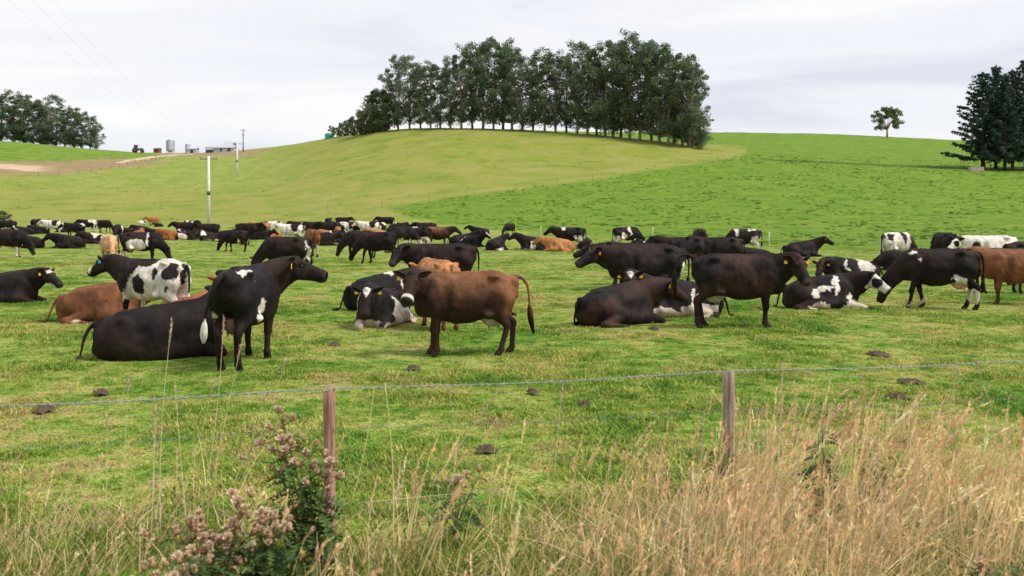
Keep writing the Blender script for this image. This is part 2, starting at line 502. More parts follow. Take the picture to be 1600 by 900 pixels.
class Sdf:
    """a body blended from tapered limbs and sections, turned into one skin"""
    def __init__(self, lo, hi, h):
        self.h = h
        self.lo = np.array(lo, np.float32)
        self.n = np.ceil((np.array(hi) - self.lo) / h).astype(int) + 1
        self.ax = [self.lo[i] + np.arange(self.n[i], dtype=np.float32) * h for i in range(3)]
        self.D = np.full(self.n, 9.0, np.float32)
    def _sub(self, lo, hi, m):
        s = []
        for i in range(3):
            a = int(np.clip(math.floor((lo[i] - m - self.lo[i]) / self.h), 0, self.n[i] - 1))
            b = int(np.clip(math.ceil((hi[i] + m - self.lo[i]) / self.h) + 1, 1, self.n[i]))
            if b <= a: return None
            s.append(slice(a, b))
        g = np.meshgrid(*[self.ax[i][s[i]] for i in range(3)], indexing='ij')
        return tuple(s), np.stack(g, -1)
    def _put(self, s, d, k):
        self.D[s] = smin(self.D[s], d.astype(np.float32), k) if k > 0 else np.minimum(self.D[s], d)
    def cone(self, a, b, ra, rb, k=0.04, flat=None):
        a = np.array(a, np.float32); b = np.array(b, np.float32)
        m = max(ra, rb)
        r = self._sub(np.minimum(a, b), np.maximum(a, b), m + k + 0.03)
        if r is None: return
        s, P = r
        if flat is not None:                      # (side vector, squeeze)
            nv = np.array(flat[0], np.float32); f = 1 / flat[1] - 1
            P = P + (P @ nv)[..., None] * nv * f
            a = a + a.dot(nv) * nv * f; b = b + b.dot(nv) * nv * f
        ab = b - a
        t = np.clip(((P - a) @ ab) / max(ab.dot(ab), 1e-9), 0, 1)
        d = np.linalg.norm(P - a - t[..., None] * ab, axis=-1) - (ra + t * (rb - ra))
        if flat is not None: d = d * (0.5 + 0.5 * flat[1])
        self._put(s, d, k)
    def ell(self, c, r, k=0.04, rot=None, cut=False):
        c = np.array(c, np.float32); r = np.array(r, np.float32)
        R_ = float(r.max())
        q = self._sub(c - R_, c + R_, k + 0.03)
        if q is None: return
        s, P = q
        p = P - c
        if rot is not None: p = p @ np.array(rot, np.float32)
        k0 = np.linalg.norm(p / r, axis=-1); k1 = np.linalg.norm(p / (r * r), axis=-1) + 1e-6
        d = k0 * (k0 - 1) / k1
        if cut: self.D[s] = -smin(-self.D[s], d.astype(np.float32), k)
        else: self._put(s, d, k)
    def loft(self, M, o, sec, k=0.04, n=2.3, wedge=None):
        """sections (t, top, bottom, halfwidth) along the first axis of frame M (columns: axis, side, up) at o"""
        sec = np.array(sec, np.float32)
        o = np.array(o, np.float32); M = np.array(M, np.float32)
        cs = []
        for t, a, b, w in sec:
            for q in (a, b):
                for ww in (-w, w): cs.append(o + M @ np.array((t, ww, q), np.float32))
        cs = np.array(cs)
        r = self._sub(cs.min(0), cs.max(0), k + 0.05)
        if r is None: return
        s, P = r
        L = (P - o) @ M
        t = L[..., 0]
        tc = np.clip(t, sec[0, 0], sec[-1, 0])
        # smooth the section table
        tt = np.linspace(sec[0, 0], sec[-1, 0], 80)
        def sm(y):
            v = np.interp(tt, sec[:, 0], y); g = np.array([1, 2, 3, 4, 3, 2, 1.0]); g /= g.sum()
            return np.convolve(np.pad(v, 3, 'edge'), g, 'valid')
        top = np.interp(tc, tt, sm(sec[:, 1])); bot = np.interp(tc, tt, sm(sec[:, 2])); w = np.interp(tc, tt, sm(sec[:, 3]))
        cz = (top + bot) / 2; hh = (top - bot) / 2
        if wedge: n = np.where(L[..., 2] > cz, wedge, n)             # the back is roof shaped, the belly full
        q = (np.abs(L[..., 1] / w) ** n + np.abs((L[..., 2] - cz) / hh) ** n) ** (1 / n)
        d = (q - 1) * np.minimum(w, hh)
        dt = t - tc
        d = np.where(np.abs(dt) > 1e-6, np.hypot(np.maximum(d, 0), dt), d)
        self._put(s, d, k)
    def mesh(self, floor=True):
        D = self.D
        if floor: D = np.maximum(D, -self.ax[2][None, None, :] + 0.0)
        s = D < 0
        nx, ny, nz = D.shape
        c = np.zeros((nx - 1, ny - 1, nz - 1), np.int8)
        offs = [(i, j, k) for i in (0, 1) for j in (0, 1) for k in (0, 1)]
        for i, j, k in offs:
            c += s[i:nx - 1 + i, j:ny - 1 + j, k:nz - 1 + k]
        cells = np.argwhere((c > 0) & (c < 8))
        vid = np.full(c.shape, -1, np.int32)
        vid[tuple(cells.T)] = np.arange(len(cells))
        acc = np.zeros((len(cells), 3)); cnt = np.zeros(len(cells))
        for a in offs:
            for ax in range(3):
                if a[ax] == 1: continue
                b = list(a); b[ax] = 1
                da = D[tuple((cells + a).T)]; db = D[tuple((cells + b).T)]
                m = (da < 0) != (db < 0)
                t = np.where(m, da / np.where(m, da - db, 1), 0)
                p = np.tile(np.array(a, float), (len(cells), 1)); p[:, ax] += t
                acc[m] += p[m]; cnt[m] += 1
        V = self.lo + (cells + acc / cnt[:, None]) * self.h
        Q = []
        for ax in range(3):
            sl0 = [slice(None)] * 3; sl1 = [slice(None)] * 3
            sl0[ax] = slice(0, -1); sl1[ax] = slice(1, None)
            A = s[tuple(sl0)]; B = s[tuple(sl1)]
            e = np.argwhere(A != B)
            o1, o2 = [(1, 2), (2, 0), (0, 1)][ax]
            e = e[(e[:, o1] > 0) & (e[:, o2] > 0)]
            for q in (o1, o2): e = e[e[:, q] < c.shape[q]]
            def g(d1, d2):
                f = e.copy(); f[:, o1] -= d1; f[:, o2] -= d2
                return vid[tuple(f.T)]
            q = np.stack([g(1, 1), g(0, 1), g(0, 0), g(1, 0)], 1)
            fl = ~A[tuple(e.T)]
            q[fl] = q[fl][:, ::-1]
            Q.append(q)
        Q = np.concatenate(Q)
        Q = Q[(Q >= 0).all(1)]
        return V, Q

HS, AX = 1.17, 0.88            # head size, and its length
def nrm(v):
    v = np.array(v, float)
    return v / (np.linalg.norm(v) + 1e-12)

HEAD_SEC = [(-0.03, .055, -.06, .05), (.02, .085, -.11, .085), (.08, .095, -.155, .105), (.15, .098, -.165, .112), (.22, .084, -.152, .100),
            (.31, .074, -.130, .088), (.40, .068, -.112, .082), (.46, .066, -.105, .090), (.51, .060, -.096, .088), (.545, .03, -.065, .062)]

TORSO = [(-0.88, 1.22, 1.00, 0.09), (-0.82, 1.31, 0.88, 0.17), (-0.68, 1.37, 0.78, 0.235), (-0.50, 1.405, 0.70, 0.265), (-0.32, 1.39, 0.62, 0.29),
         (-0.08, 1.37, 0.545, 0.355), (0.16, 1.365, 0.535, 0.35), (0.38, 1.385, 0.58, 0.295), (0.56, 1.39, 0.63, 0.245), (0.70, 1.29, 0.69, 0.19), (0.80, 1.15, 0.78, 0.12)]

POSES = {   # poll x, y, z (standing, before scaling), yaw, pitch of the head
    "up":    (1.14, 0, 1.44, 0, -28),
    "mid":   (1.18, 0, 1.32, 0, -40),
    "graze": (1.12, 0, 0.66, 0, -72),
    "left":  (.98, .16, 1.44, 82, -33),
    "right": (.98, -.16, 1.44, -82, -33),
    "halfleft":  (1.06, .11, 1.47, 45, -31),
    "halfright": (1.06, -.11, 1.47, -45, -31),
    "curled": (0.75, .42, 0.95, 150, -40),
}

def cow_shape(lie=False, head="up", res=0.024, step=(0, 0, 0, 0), side=1, tail=None, out=False, seed=0, headset=None, fat=1.0, ears=True):
    """one continuous skin; returns V, faces, head frame, tags for painting. Local +X is the muzzle end."""
    rg = random.Random(seed)
    dz = -0.51 if lie else 0.0
    px_, py_, pz_, yaw, pitch = headset or POSES[head]
    if lie:
        pz_ = pz_ - 0.48 if pz_ > 1.0 else 0.40
        if headset is None and head == "graze": pitch = -35; pz_ = 0.42
    cy, sy = math.cos(R(yaw)), math.sin(R(yaw)); cp, sp = math.cos(R(pitch)), math.sin(R(pitch))
    hx = np.array((cy * cp, sy * cp, sp)); hy = np.array((-sy, cy, 0)); hz = np.cross(hx, hy)
    HM = np.stack([hx, hy, hz], 1); HO = np.array((px_, py_, pz_))
    S = Sdf((-1.35, -0.92, -0.06), (1.95, 0.92, 1.85), res)
    # trunk
    roll = R(9 * side) if lie else 0
    drop = (lambda t: .20 * max(0.0, .32 - t) ** 1.25) if lie else (lambda t: 0.0)     # a lying cow slopes down to its rump
    c, s = math.cos(roll), math.sin(roll)
    TM = np.array([[1, 0, 0], [0, c, -s], [0, s, c]])
    sec = []
    for t, a, b, w in TORSO:
        w = w * fat
        if lie:
            wl = 1.10 if -0.5 < t < 0.5 else 1.05
            sec.append((t, a + dz - drop(t), max(b + dz - drop(t), -0.05) - 0.02, w * wl * (1 + .25 * drop(t) / .2)))
        else: sec.append((t, a, b, w))
    S.loft(TM, (0, 0, 0), sec, 0.02, 2.3, 1.9)
    T = lambda x, y, z: (TM @ np.array((x, y, z + dz - drop(x))))
    for sd in (-1, 1):
        S.ell(T(-0.47, .215 * sd, 1.325), (.085, .05, .045), 0.08)          # hip bones
        S.ell(T(-0.82, .12 * sd, 1.23), (.06, .05, .06), 0.09)              # pin bones
        if not lie:
            S.ell((0.50, .195 * sd, 1.00), (.16, .075, .30), 0.07)                  # shoulder
            S.ell((0.66, .13 * sd, .92), (.12, .09, .15), 0.06)
            S.ell((-0.60, .165 * sd, .95), (.20, .105, .32), 0.07)                  # thigh
            S.ell((-0.28, .395 * sd, 1.17), (.13, .09, .13), 0.09, cut=True)        # flank hollow
            S.ell((-0.65, .285 * sd, 1.235), (.12, .07, .07), 0.07, cut=True)       # hollow between hip and pin
            S.ell((0.30, .33 * sd, 1.12), (.05, .05, .24), 0.08, cut=True)          # behind the shoulder
            S.ell((-0.36, .24 * sd, .70), (.10, .12, .07), 0.06)                    # flank fold
        else:
            S.ell(T(0.50, .20 * sd, .92), (.17, .09, .26), 0.08)
            S.ell(T(-0.26, .43 * sd, 1.14), (.12, .085, .09), 0.10, cut=True)
    S.cone(T(-0.55, 0, 1.385), T(-.05, 0, 1.368), .028, .028, 0.05)
    S.cone(T(-.05, 0, 1.365), T(0.50, 0, 1.375), .03, .03, 0.06)                       # spine
    S.ell(T(-.84, 0, 1.31), (.07, .04, .05), .06)
    S.ell(T(.72, 0, .79), (.11, .09, .13), 0.09)                                       # brisket
    udder = None
    if not lie:
        udder = (-0.46, 0, 0.64)
        S.ell(udder, (.20, .135, .155), 0.05)
        for a in (-.55, -.39):
            for sd in (-1, 1): S.cone((a, .07 * sd, .53), (a, .075 * sd, .455), .022, .013, 0.015)
    # neck
    A0 = np.array(T(.58, 0, 1.11)); A1 = np.array(T(.62, 0, 1.0))
    P1 = HO - hz * 0.035 - hx * 0.01
    M_ = (A0 + P1) / 2 + np.array((.10 * (abs(yaw) > 30), 0, 0.05 if pz_ > 1.2 + dz else (0.10 if pz_ > .9 + dz else .0)))
    pts = [(1 - t) ** 2 * A0 + 2 * t * (1 - t) * M_ + t * t * P1 for t in np.linspace(0, 1, 6)]
    rad = [.275, .245, .215, .188, .166, .150]
    for i in range(5):
        d = nrm(pts[i + 1] - pts[i])
        sv = nrm(np.cross((0, 0, 1), d)) if abs(d[2]) < .97 else np.array((0, 1.0, 0))
        S.cone(pts[i], pts[i + 1], rad[i], rad[i + 1], 0.05, (sv, .60 if i < 4 else .68))
    thr = HO + hx * .11 - hz * .17
    br = np.array(T(.78, 0, .88))
    S.cone(br, (br + thr) / 2 + np.array((-.03, 0, -.02)), .06, .045, 0.09)
    S.cone((br + thr) / 2 + np.array((-.03, 0, -.02)), thr, .045, .05, 0.08)
    # head
    S.loft(HM, HO, np.array(HEAD_SEC) * HS * np.array((AX, 1, 1, 1)), 0.035, 2.3)
    h = lambda t, l, v: HO + HM @ (np.array((t * AX, l, v)) * HS)
    S.ell(h(.01, 0, .085), (.05, .055, .04), .04)
    for sd in (-1, 1):
        S.ell(h(.145, .093 * sd, .052), (.05, .028, .035), .02, HM)                 # brow
        S.ell(h(.16, .085 * sd, -.085), (.085, .032, .075), .04, HM)                # cheek
        S.ell(h(.505, .035 * sd, .02), (.03, .028, .026), .015, HM)
        S.cone(h(.02, .08 * sd, .03), h(.005, .125 * sd, .03), .036, .028, .02)     # ear root
    S.cone(h(.50, 0, -.055), h(.45, 0, -.08), .04, .035, .02)
    S.ell(h(.532, .036, -.003), (.016, .012, .012), .01, HM, cut=True)
    S.ell(h(.532, -.036, -.003), (.016, .012, .012), .01, HM, cut=True)
    # legs
    feet = []
    if not lie:
        for q, sd in ((0, 1), (1, -1)):
            d = step[q]
            kx = .49 + .62 * d; fx = .485 + d
            S.cone((.54, .19 * sd, .98), (.46, .185 * sd, .74), .125, .095, .06)
            S.cone((.47, .18 * sd, .76), (kx, .165 * sd, .44), .088, .058, .05)
            S.ell((kx + .01, .163 * sd, .425), (.058, .052, .07), .03)
            S.cone((kx, .16 * sd, .41), (fx, .155 * sd, .14), .047, .042, .025)
            S.ell((fx, .155 * sd, .13), (.052, .048, .05), .02)
            S.cone((fx, .155 * sd, .12), (fx + .05, .155 * sd, .035), .046, .060, .02)
            feet.append((fx + .06, .155 * sd))
        for q, sd in ((2, 1), (3, -1)):
            d = step[q]
            hkx = -.75 + .6 * d; fx = -.69 + d
            S.cone((-.56, .16 * sd, 1.02), (-.44, .175 * sd, .76), .17, .115, .07)
            S.cone((-.66, .15 * sd, .95), (-.60, .155 * sd, .72), .15, .09, .07)
            S.cone((-.49, .17 * sd, .80), (hkx + .03, .155 * sd, .55), .115, .066, .06)
            S.ell((hkx, .152 * sd, .53), (.058, .045, .085), .03)
            S.cone((hkx, .15 * sd, .50), (fx, .148 * sd, .14), .052, .044, .025)
            S.ell((fx, .148 * sd, .13), (.052, .048, .05), .02)
            S.cone((fx, .148 * sd, .12), (fx + .06, .148 * sd, .035), .046, .060, .02)
            feet.append((fx + .06, .148 * sd))
    else:
        for sd in (-1, 1):
            S.cone(T(.50, .20 * sd, .85), (.50, .27 * sd, .20), .13, .10, .06)
            if out and sd == side:
                S.cone((.50, .27 * sd, .20), (.86, .25 * sd, .13), .10, .07, .04)
                S.cone((.86, .25 * sd, .13), (1.20, .23 * sd, .06), .055, .045, .03)
                S.cone((1.20, .23 * sd, .06), (1.29, .23 * sd, .045), .05, .055, .02)
                feet.append((1.27, .23 * sd))
            else:
                S.cone((.50, .27 * sd, .20), (.88, .24 * sd, .09), .10, .07, .04)
                S.ell((.90, .24 * sd, .085), (.08, .065, .08), .03)
                S.cone((.90, .23 * sd, .075), (.62, .16 * sd, .05), .055, .045, .02)
                S.cone((.62, .16 * sd, .05), (.52, .15 * sd, .05), .05, .052, .02)
                feet.append((.53, .15 * sd))
        S.ell((-.08, 0, .16), (.80, .46, .22), .16)                     # the belly spreads on the ground
        sd = side                                                   # upper hind leg lies out to the side
        S.ell((-.50, .26 * sd, .37), (.37, .14, .30), .14)
        S.cone((-.50, .27 * sd, .40), (-.14, .41 * sd, .25), .19, .11, .12)
        S.ell((-.10, .43 * sd, .24), (.11, .09, .14), .05)
        S.cone((-.12, .45 * sd, .22), (-.60, .50 * sd, .11), .11, .07, .05)
        S.ell((-.63, .50 * sd, .10), (.09, .055, .07), .03)
        S.cone((-.62, .52 * sd, .09), (-.26, .58 * sd, .06), .054, .046, .02)
        S.cone((-.26, .58 * sd, .06), (-.16, .60 * sd, .045), .05, .056, .02)
        feet.append((-.17, .60 * sd))
        S.ell((-.50, -.24 * sd, .30), (.34, .15, .27), .08)
        S.cone((-.45, -.28 * sd, .22), (-.10, -.36 * sd, .15), .16, .11, .06)
        S.cone((-.12, -.37 * sd, .13), (-.05, -.20 * sd, .05), .10, .06, .05)
    V, Q = S.mesh()
    nb = len(V)
    # ribs, muscle and loose skin
    zc = V[:, 2] - (dz if lie else 0)
    rib = np.sin((V[:, 0] + .22 * (zc - 1.0)) * 2 * math.pi / .105) * sstep(-.30, -.12, V[:, 0]) * sstep(.40, .24, V[:, 0]) * sstep(.62, .80, zc) * sstep(1.30, 1.16, zc)
    lump = (fbm(V * 5.2 + seed * 1.7, 900 + seed, 3) - .5)
    body = sstep(.14, .22, np.abs(V[:, 1])) * sstep(.40, .55, zc)
    V[:, 1] += np.sign(V[:, 1]) * (rib * .0022 * body + lump * .040 * body)
    V[:, 2] += (fbm(V * 4.1 + 9 + seed, 700 + seed, 2) - .5) * .022 * sstep(.12, .3, V[:, 2])
    Vs, Qs, Ts = [V], [Q], []
    kinds = [np.zeros(nb, int)]
    off = nb
    def join(v, q, t, kind):
        nonlocal off
        Vs.append(v); Qs.append(q + off)
        if len(t): Ts.append(t + off)
        kinds.append(np.full(len(v), kind)); off += len(v)
    # ears, leaf shaped, held out sideways
    for sd in (-1, 1):
        L = np.linspace(0, 1, 9)
        base = h(.012, .105 * sd, .035)
        droop = rg.uniform(-.12, .10)
        dv = nrm(HM @ np.array((-.30, sd * .95, droop)))
        P = [base + dv * (.205 * t) + HM @ np.array((-.02 * math.sin(t * 3), 0, .012 * math.sin(3.1 * t))) for t in L]
        w = .056 * np.sin(np.pi * (0.16 + .84 * L)) ** .85 + .004
        nrmv = HM @ np.array((.75, 0, .25))
        v, q, t = tube(P, np.stack([np.full(9, .013) * (1 - .5 * L), w], 1), 10, True, up=HM @ np.array((-.25, 0, 1.0)))
        # cup the leaf forward
        ctr = np.repeat(np.array(P), 10, 0)
        dd = v[:90] - ctr
        upv = HM @ np.array((-.25, 0, 1.0)); upv = nrm(upv)
        lat = dd @ upv
        v[:90] += np.outer(np.clip(lat ** 2 / .056, 0, .05), nrm(HM @ np.array((1.0, 0, .25))))
        join(v, q, t, 1)
    # tail
    if tail is None:
        if not lie: tail = [(-.86, 0, 1.31), (-.93, 0, 1.22), (-.955, 0, 1.0), (-.945, 0, .75), (-.93, .01, .58), (-.93, .015, .42)]
        else: tail = [(-.84, .02, .60), (-.94, .05, .48), (-1.0, .09, .28), (-1.02, .14, .10), (-1.06, .22, .05), (-1.14, .34, .04)]
    tp = np.array(tail, float)
    tt = np.linspace(0, len(tp) - 1, 26)
    ii = np.arange(len(tp))
    P = np.stack([np.interp(tt, ii, tp[:, q]) for q in range(3)], 1)
    for _ in range(4): P[1:-1] = (P[:-2] + 2 * P[1:-1] + P[2:]) / 4
    u = np.linspace(0, 1, 26)
    rr = np.where(u < .68, .034 - .030 * u, .014 + .036 * np.sin(np.clip((u - .62) / .38, 0, 1) * math.pi) ** .8)
    v, q, t = tube(P, rr, 8)
    join(v, q, t, 2)
    tu = np.concatenate([np.repeat(u, 8), [0, 1]])
    V = np.concatenate(Vs)
    kind = np.concatenate(kinds)
    tl = np.zeros(len(V)); tl[kind == 2] = tu
    return dict(V=V, Q=np.concatenate(Qs), T=np.concatenate(Ts), kind=kind, HM=HM, HO=HO, udder=udder, feet=feet, tl=tl, lie=lie, T0=T)

BLK = np.array((0.0090, 0.0068, 0.0070)); BRN = np.array((0.019, 0.0112, 0.0092))
WHT = np.array((0.66, 0.60, 0.53))
PINK = np.array((0.50, 0.29, 0.22))
TAN = np.array((0.36, 0.155, 0.06)); RED = np.array((0.26, 0.085, 0.034)); CREAM = np.array((0.52, 0.30, 0.16))

def paint(sh, base="black", patches=(), seed=0, white=0.0, face=None, socks=0.0, belly=False, udder="dark", switch=None, wob=0.09):
    """coat colours per vertex. patches: (colour, x, y, z, rx, ry, rz), y None = both sides; 'h' + colour = in the head's own frame"""
    V = sh["V"]; lie = sh["lie"]
    n = len(V)
    L = (V - sh["HO"]) @ sh["HM"] / HS / np.array((AX, 1, 1))   # head frame
    sd = seed * 13 + 5
    N = np.stack([fbm(V * 3.1 + 7, sd, 3), fbm(V * 3.1 + 31, sd + 50, 3), fbm(V * 3.1 + 77, sd + 90, 3)], 1) - .5
    N2 = np.stack([fbm(V * 14 + 7, sd + 3, 2), fbm(V * 14 + 31, sd + 53, 2), fbm(V * 14 + 77, sd + 93, 2)], 1) - .5
    N3 = np.stack([vnoise(V * 38 + 7, sd + 13), vnoise(V * 38 + 31, sd + 63), vnoise(V * 38 + 77, sd + 99)], 1) - .5
    W = V + N * wob * 3.8 + N2 * 0.10 + N3 * .035
    WL = L + N * .12 + N2 * .03
    zz = V[:, 2] + (0.5 if lie else 0)
    m1 = fbm(V * 1.7, sd + 200, 3)
    if base == "black":
        c = BLK + (BRN - BLK) * sstep(.40, .62, m1)[:, None]
    elif base == "darkbrown":
        c = BLK * 1.1 + (np.array((.034, .0165, .0115)) - BLK) * sstep(.42, .60, m1)[:, None]
    elif base == "jersey":                              # dark points, lighter orange topline
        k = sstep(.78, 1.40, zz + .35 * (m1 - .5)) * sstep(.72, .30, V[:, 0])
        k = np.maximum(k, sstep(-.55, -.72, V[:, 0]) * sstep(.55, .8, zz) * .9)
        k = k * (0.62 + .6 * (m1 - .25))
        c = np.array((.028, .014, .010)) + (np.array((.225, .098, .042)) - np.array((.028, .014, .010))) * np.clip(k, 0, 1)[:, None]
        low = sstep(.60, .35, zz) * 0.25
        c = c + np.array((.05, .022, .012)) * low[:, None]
    else:
        b = {"tan": TAN, "red": RED, "cream": CREAM, "brown": np.array((.17, .068, .03))}[base]
        c = b * (0.72 + .56 * m1)[:, None]
        pt = np.maximum(sstep(.40, .56, L[:, 0]) * (np.abs(L[:, 1]) < .25) * (np.abs(L[:, 2]) < .25), sstep(.50, .22, zz if not lie else zz * 0 + 1)) * .7
        c = c * (1 - pt[:, None] * .75)
    headish = (L[:, 0] > -.02) & (L[:, 0] < .6) & (np.abs(L[:, 1]) < .2) & (np.abs(L[:, 2]) < .24)
    wm = np.zeros(n)
    if white > 0:                                       # broad random pied coat
        f = fbm(V * np.array((1.5, 1.3, 1.3)) + seed * 3.7, sd + 300, 2) + N2[:, 0] * .05
        thr = np.quantile(f[sh["kind"] == 0], 1 - white)
        wm = np.maximum(wm, sstep(thr - .006, thr + .006, f) * (~headish))
    if belly:
        wm = np.maximum(wm, sstep(.74, .70, W[:, 2] + (.5 if lie else 0)) * (V[:, 0] < .45) * (V[:, 0] > -.75) * (1 if not lie else sstep(.42, .38, W[:, 2])))
    if socks > 0 and not lie: wm = np.maximum(wm, sstep(socks + .02, socks - .02, W[:, 2]))
    if socks > 0 and lie: wm = np.maximum(wm, sstep(.15, .12, W[:, 2]) * (np.abs(V[:, 1]) > .12) * (V[:, 0] > -.7))
    if face == "blaze": wm = np.maximum(wm, headish * (L[:, 2] > .02) * (np.abs(WL[:, 1]) < .035 + .03 * (L[:, 0] > .42)) * (L[:, 0] > .0))
    if face == "star": wm = np.maximum(wm, headish * (L[:, 2] > .02) * (np.abs(L[:, 1] + N2[:, 1] * .03) < .075 * np.clip((.20 - L[:, 0]) / .20, 0, 1)) * (L[:, 0] > .0))
    if face == "white": wm = np.maximum(wm, headish * (L[:, 0] > .05) * 1.0)
    if base != "black": c = c * (1 - .75 * ((sh["kind"] == 2) * sstep(.55, .7, sh["tl"])))[:, None]
    if switch == "white": wm = np.maximum(wm, (sh["kind"] == 2) * (sh["tl"] > .62))
    for p in patches:
        col, x, y, z, rx, ry, rz = p
        if col[0] == 'h':
            q = ((WL[:, 0] - x) / rx) ** 2 + ((WL[:, 2] - z) / rz) ** 2
            q = q + (0 if y is None else ((L[:, 1] - y) / ry) ** 2)
            q = q + 99 * (~headish)
        else:
            q = ((W[:, 0] - x) / rx) ** 2 + ((W[:, 2] - z) / rz) ** 2
            q = q + (0 if y is None else ((W[:, 1] - y) / ry) ** 2)
            q = q + 99 * ((sh["kind"] == 2) | (sh["kind"] == 1))
        e = sstep(1.06, .94, np.sqrt(q))
        wm = np.maximum(wm, e) if col[-1] == 'w' else wm * (1 - e)
    dirt = .82 + .3 * (fbm(V * 2.3, sd + 400, 3) - .25)
    mud = sstep(.46, .62, fbm(V * 2.6 + 3, sd + 500, 3)) * sstep(1.1, .3, zz)
    c = c + np.array((.045, .028, .018)) * (mud * .35)[:, None]
    dust = sstep(.45, .7, fbm(V * 1.3 + 13, sd + 510, 3)) * sstep(.9, 1.4, zz)
    c = c + np.array((.009, .0055, .0045)) * dust[:, None]
    low = 1 - .35 * sstep(.55, .15, V[:, 2]) * (fbm(V * 6, sd + 401, 2))
    wc = WHT * (dirt * low)[:, None]
    wc = wc * (1 - .25 * sstep(.45, .1, V[:, 2])[:, None] * np.array((.1, .45, .9)))
    c = c + (wc - c) * wm[:, None]
    if sh["udder"] is not None and udder:
        u = np.array(sh["udder"])
        q = np.linalg.norm((V - u) / np.array((.235, .15, .19)), axis=1)
        e = sstep(1.08, .96, q + N2[:, 0] * .3) * (V[:, 2] < .72) * (sh["kind"] == 0)
        uc = {"dark": np.array((.20, .12, .085)), "pink": PINK, "grey": np.array((.34, .29, .24))}[udder]
        c = c + (uc - c) * e[:, None]
    # muzzle, inside of the ears, hooves
    mz = sstep(.475, .50, L[:, 0]) * headish
    c = c + ((np.array((.028, .022, .021)) if seed % 3 else np.array((.06, .045, .04))) - c) * mz[:, None]
    if face == "ring":
        rg_ = sstep(.42, .44, L[:, 0]) * sstep(.495, .475, L[:, 0]) * headish
        c = c + (np.array((.62, .55, .48)) - c) * rg_[:, None]
    for fx, fy in sh["feet"]:
        q = np.hypot(V[:, 0] - fx, V[:, 1] - fy)
        e = sstep(.14, .10, q) * sstep(.085, .07, V[:, 2])
        c = c + (np.array((.035, .028, .022)) - c) * e[:, None]
    return np.clip(c, 0, 1)

def make_coat_mat():
    t = NT("cattle_coat")
    pos = t.n("ShaderNodeTexCoord").outputs["Object"]
    mp = t.n("ShaderNodeMapping", Vector=pos, Scale=(1.0, 1.0, 0.45)).outputs[0]
    f1 = t.ramp(t.noise(mp, 5.0, 4.0, 0.6), (0.3, 0.60), (0.7, 1.42))
    f2 = t.ramp(t.noise(mp, 55.0, 2.0, 0.6), (0.3, 0.72), (0.7, 1.28))
    c = t.mix(1.0, t.mix(1.0, t.attr("col").outputs["Color"], f1, 'MULTIPLY'), f2, 'MULTIPLY')
    hgt = t.math('ADD', t.math('MULTIPLY', t.noise(pos, 7.0, 2.0, 0.5), 4.0), t.noise(mp, 60.0, 2.0, 0.6))
    t.bump(hgt, 0.35, 0.010)
    return t.fin(c, 0.68, 0.13)
M_COAT = make_coat_mat()
M_EYE = simple_mat("cattle_eye", (0.006, 0.005, 0.005), 0.12, 0.6, 0.1, 20)
M_TAG = simple_mat("yellow_tag", (0.80, 0.50, 0.02), 0.45, 0.4, 0.12, 30)
M_TAGB = simple_mat("teal_tag", (0.02, 0.28, 0.38), 0.45, 0.4, 0.12, 30)

def _eye_mesh():
    g = Geo()
    P = [(0, 0, z) for z in np.linspace(-.019, .019, 7)]
    r = [max(.0195 ** 2 - p[2] ** 2, 1e-7) ** .5 for p in P]
    g.tube(P, r, 10)
    return g.mesh("eye")
ME_EYE = _eye_mesh(); ME_EYE.materials.append(M_EYE)
def _tag_mesh(m, nm):
    g = Geo()
    # a flag with narrow neck and rounded shoulders, plus the button
    prof = [(-.012, .036), (-.016, .022), (-.034, .012), (-.037, -.030), (-.030, -.038), (.030, -.038), (.037, -.030), (.034, .012), (.016, .022), (.012, .036)]
    k = len(prof)
    v = [(x, -.003, z) for x, z in prof] + [(x, .003, z) for x, z in prof]
    g.add(v, [(i, (i + 1) % k, (i + 1) % k + k, i + k) for i in range(k)], [(0, i + 1, i) for i in range(1, k - 1)] + [(k, k + i, k + i + 1) for i in range(1, k - 1)])
    g.tube([(0, -.010, .030), (0, .010, .030)], .010, 8)
    me = g.mesh(nm, False); me.materials.append(m)
    return me
ME_TAG = _tag_mesh(M_TAG, "ear_tag"); ME_TAGB = _tag_mesh(M_TAGB, "ear_tag_teal")

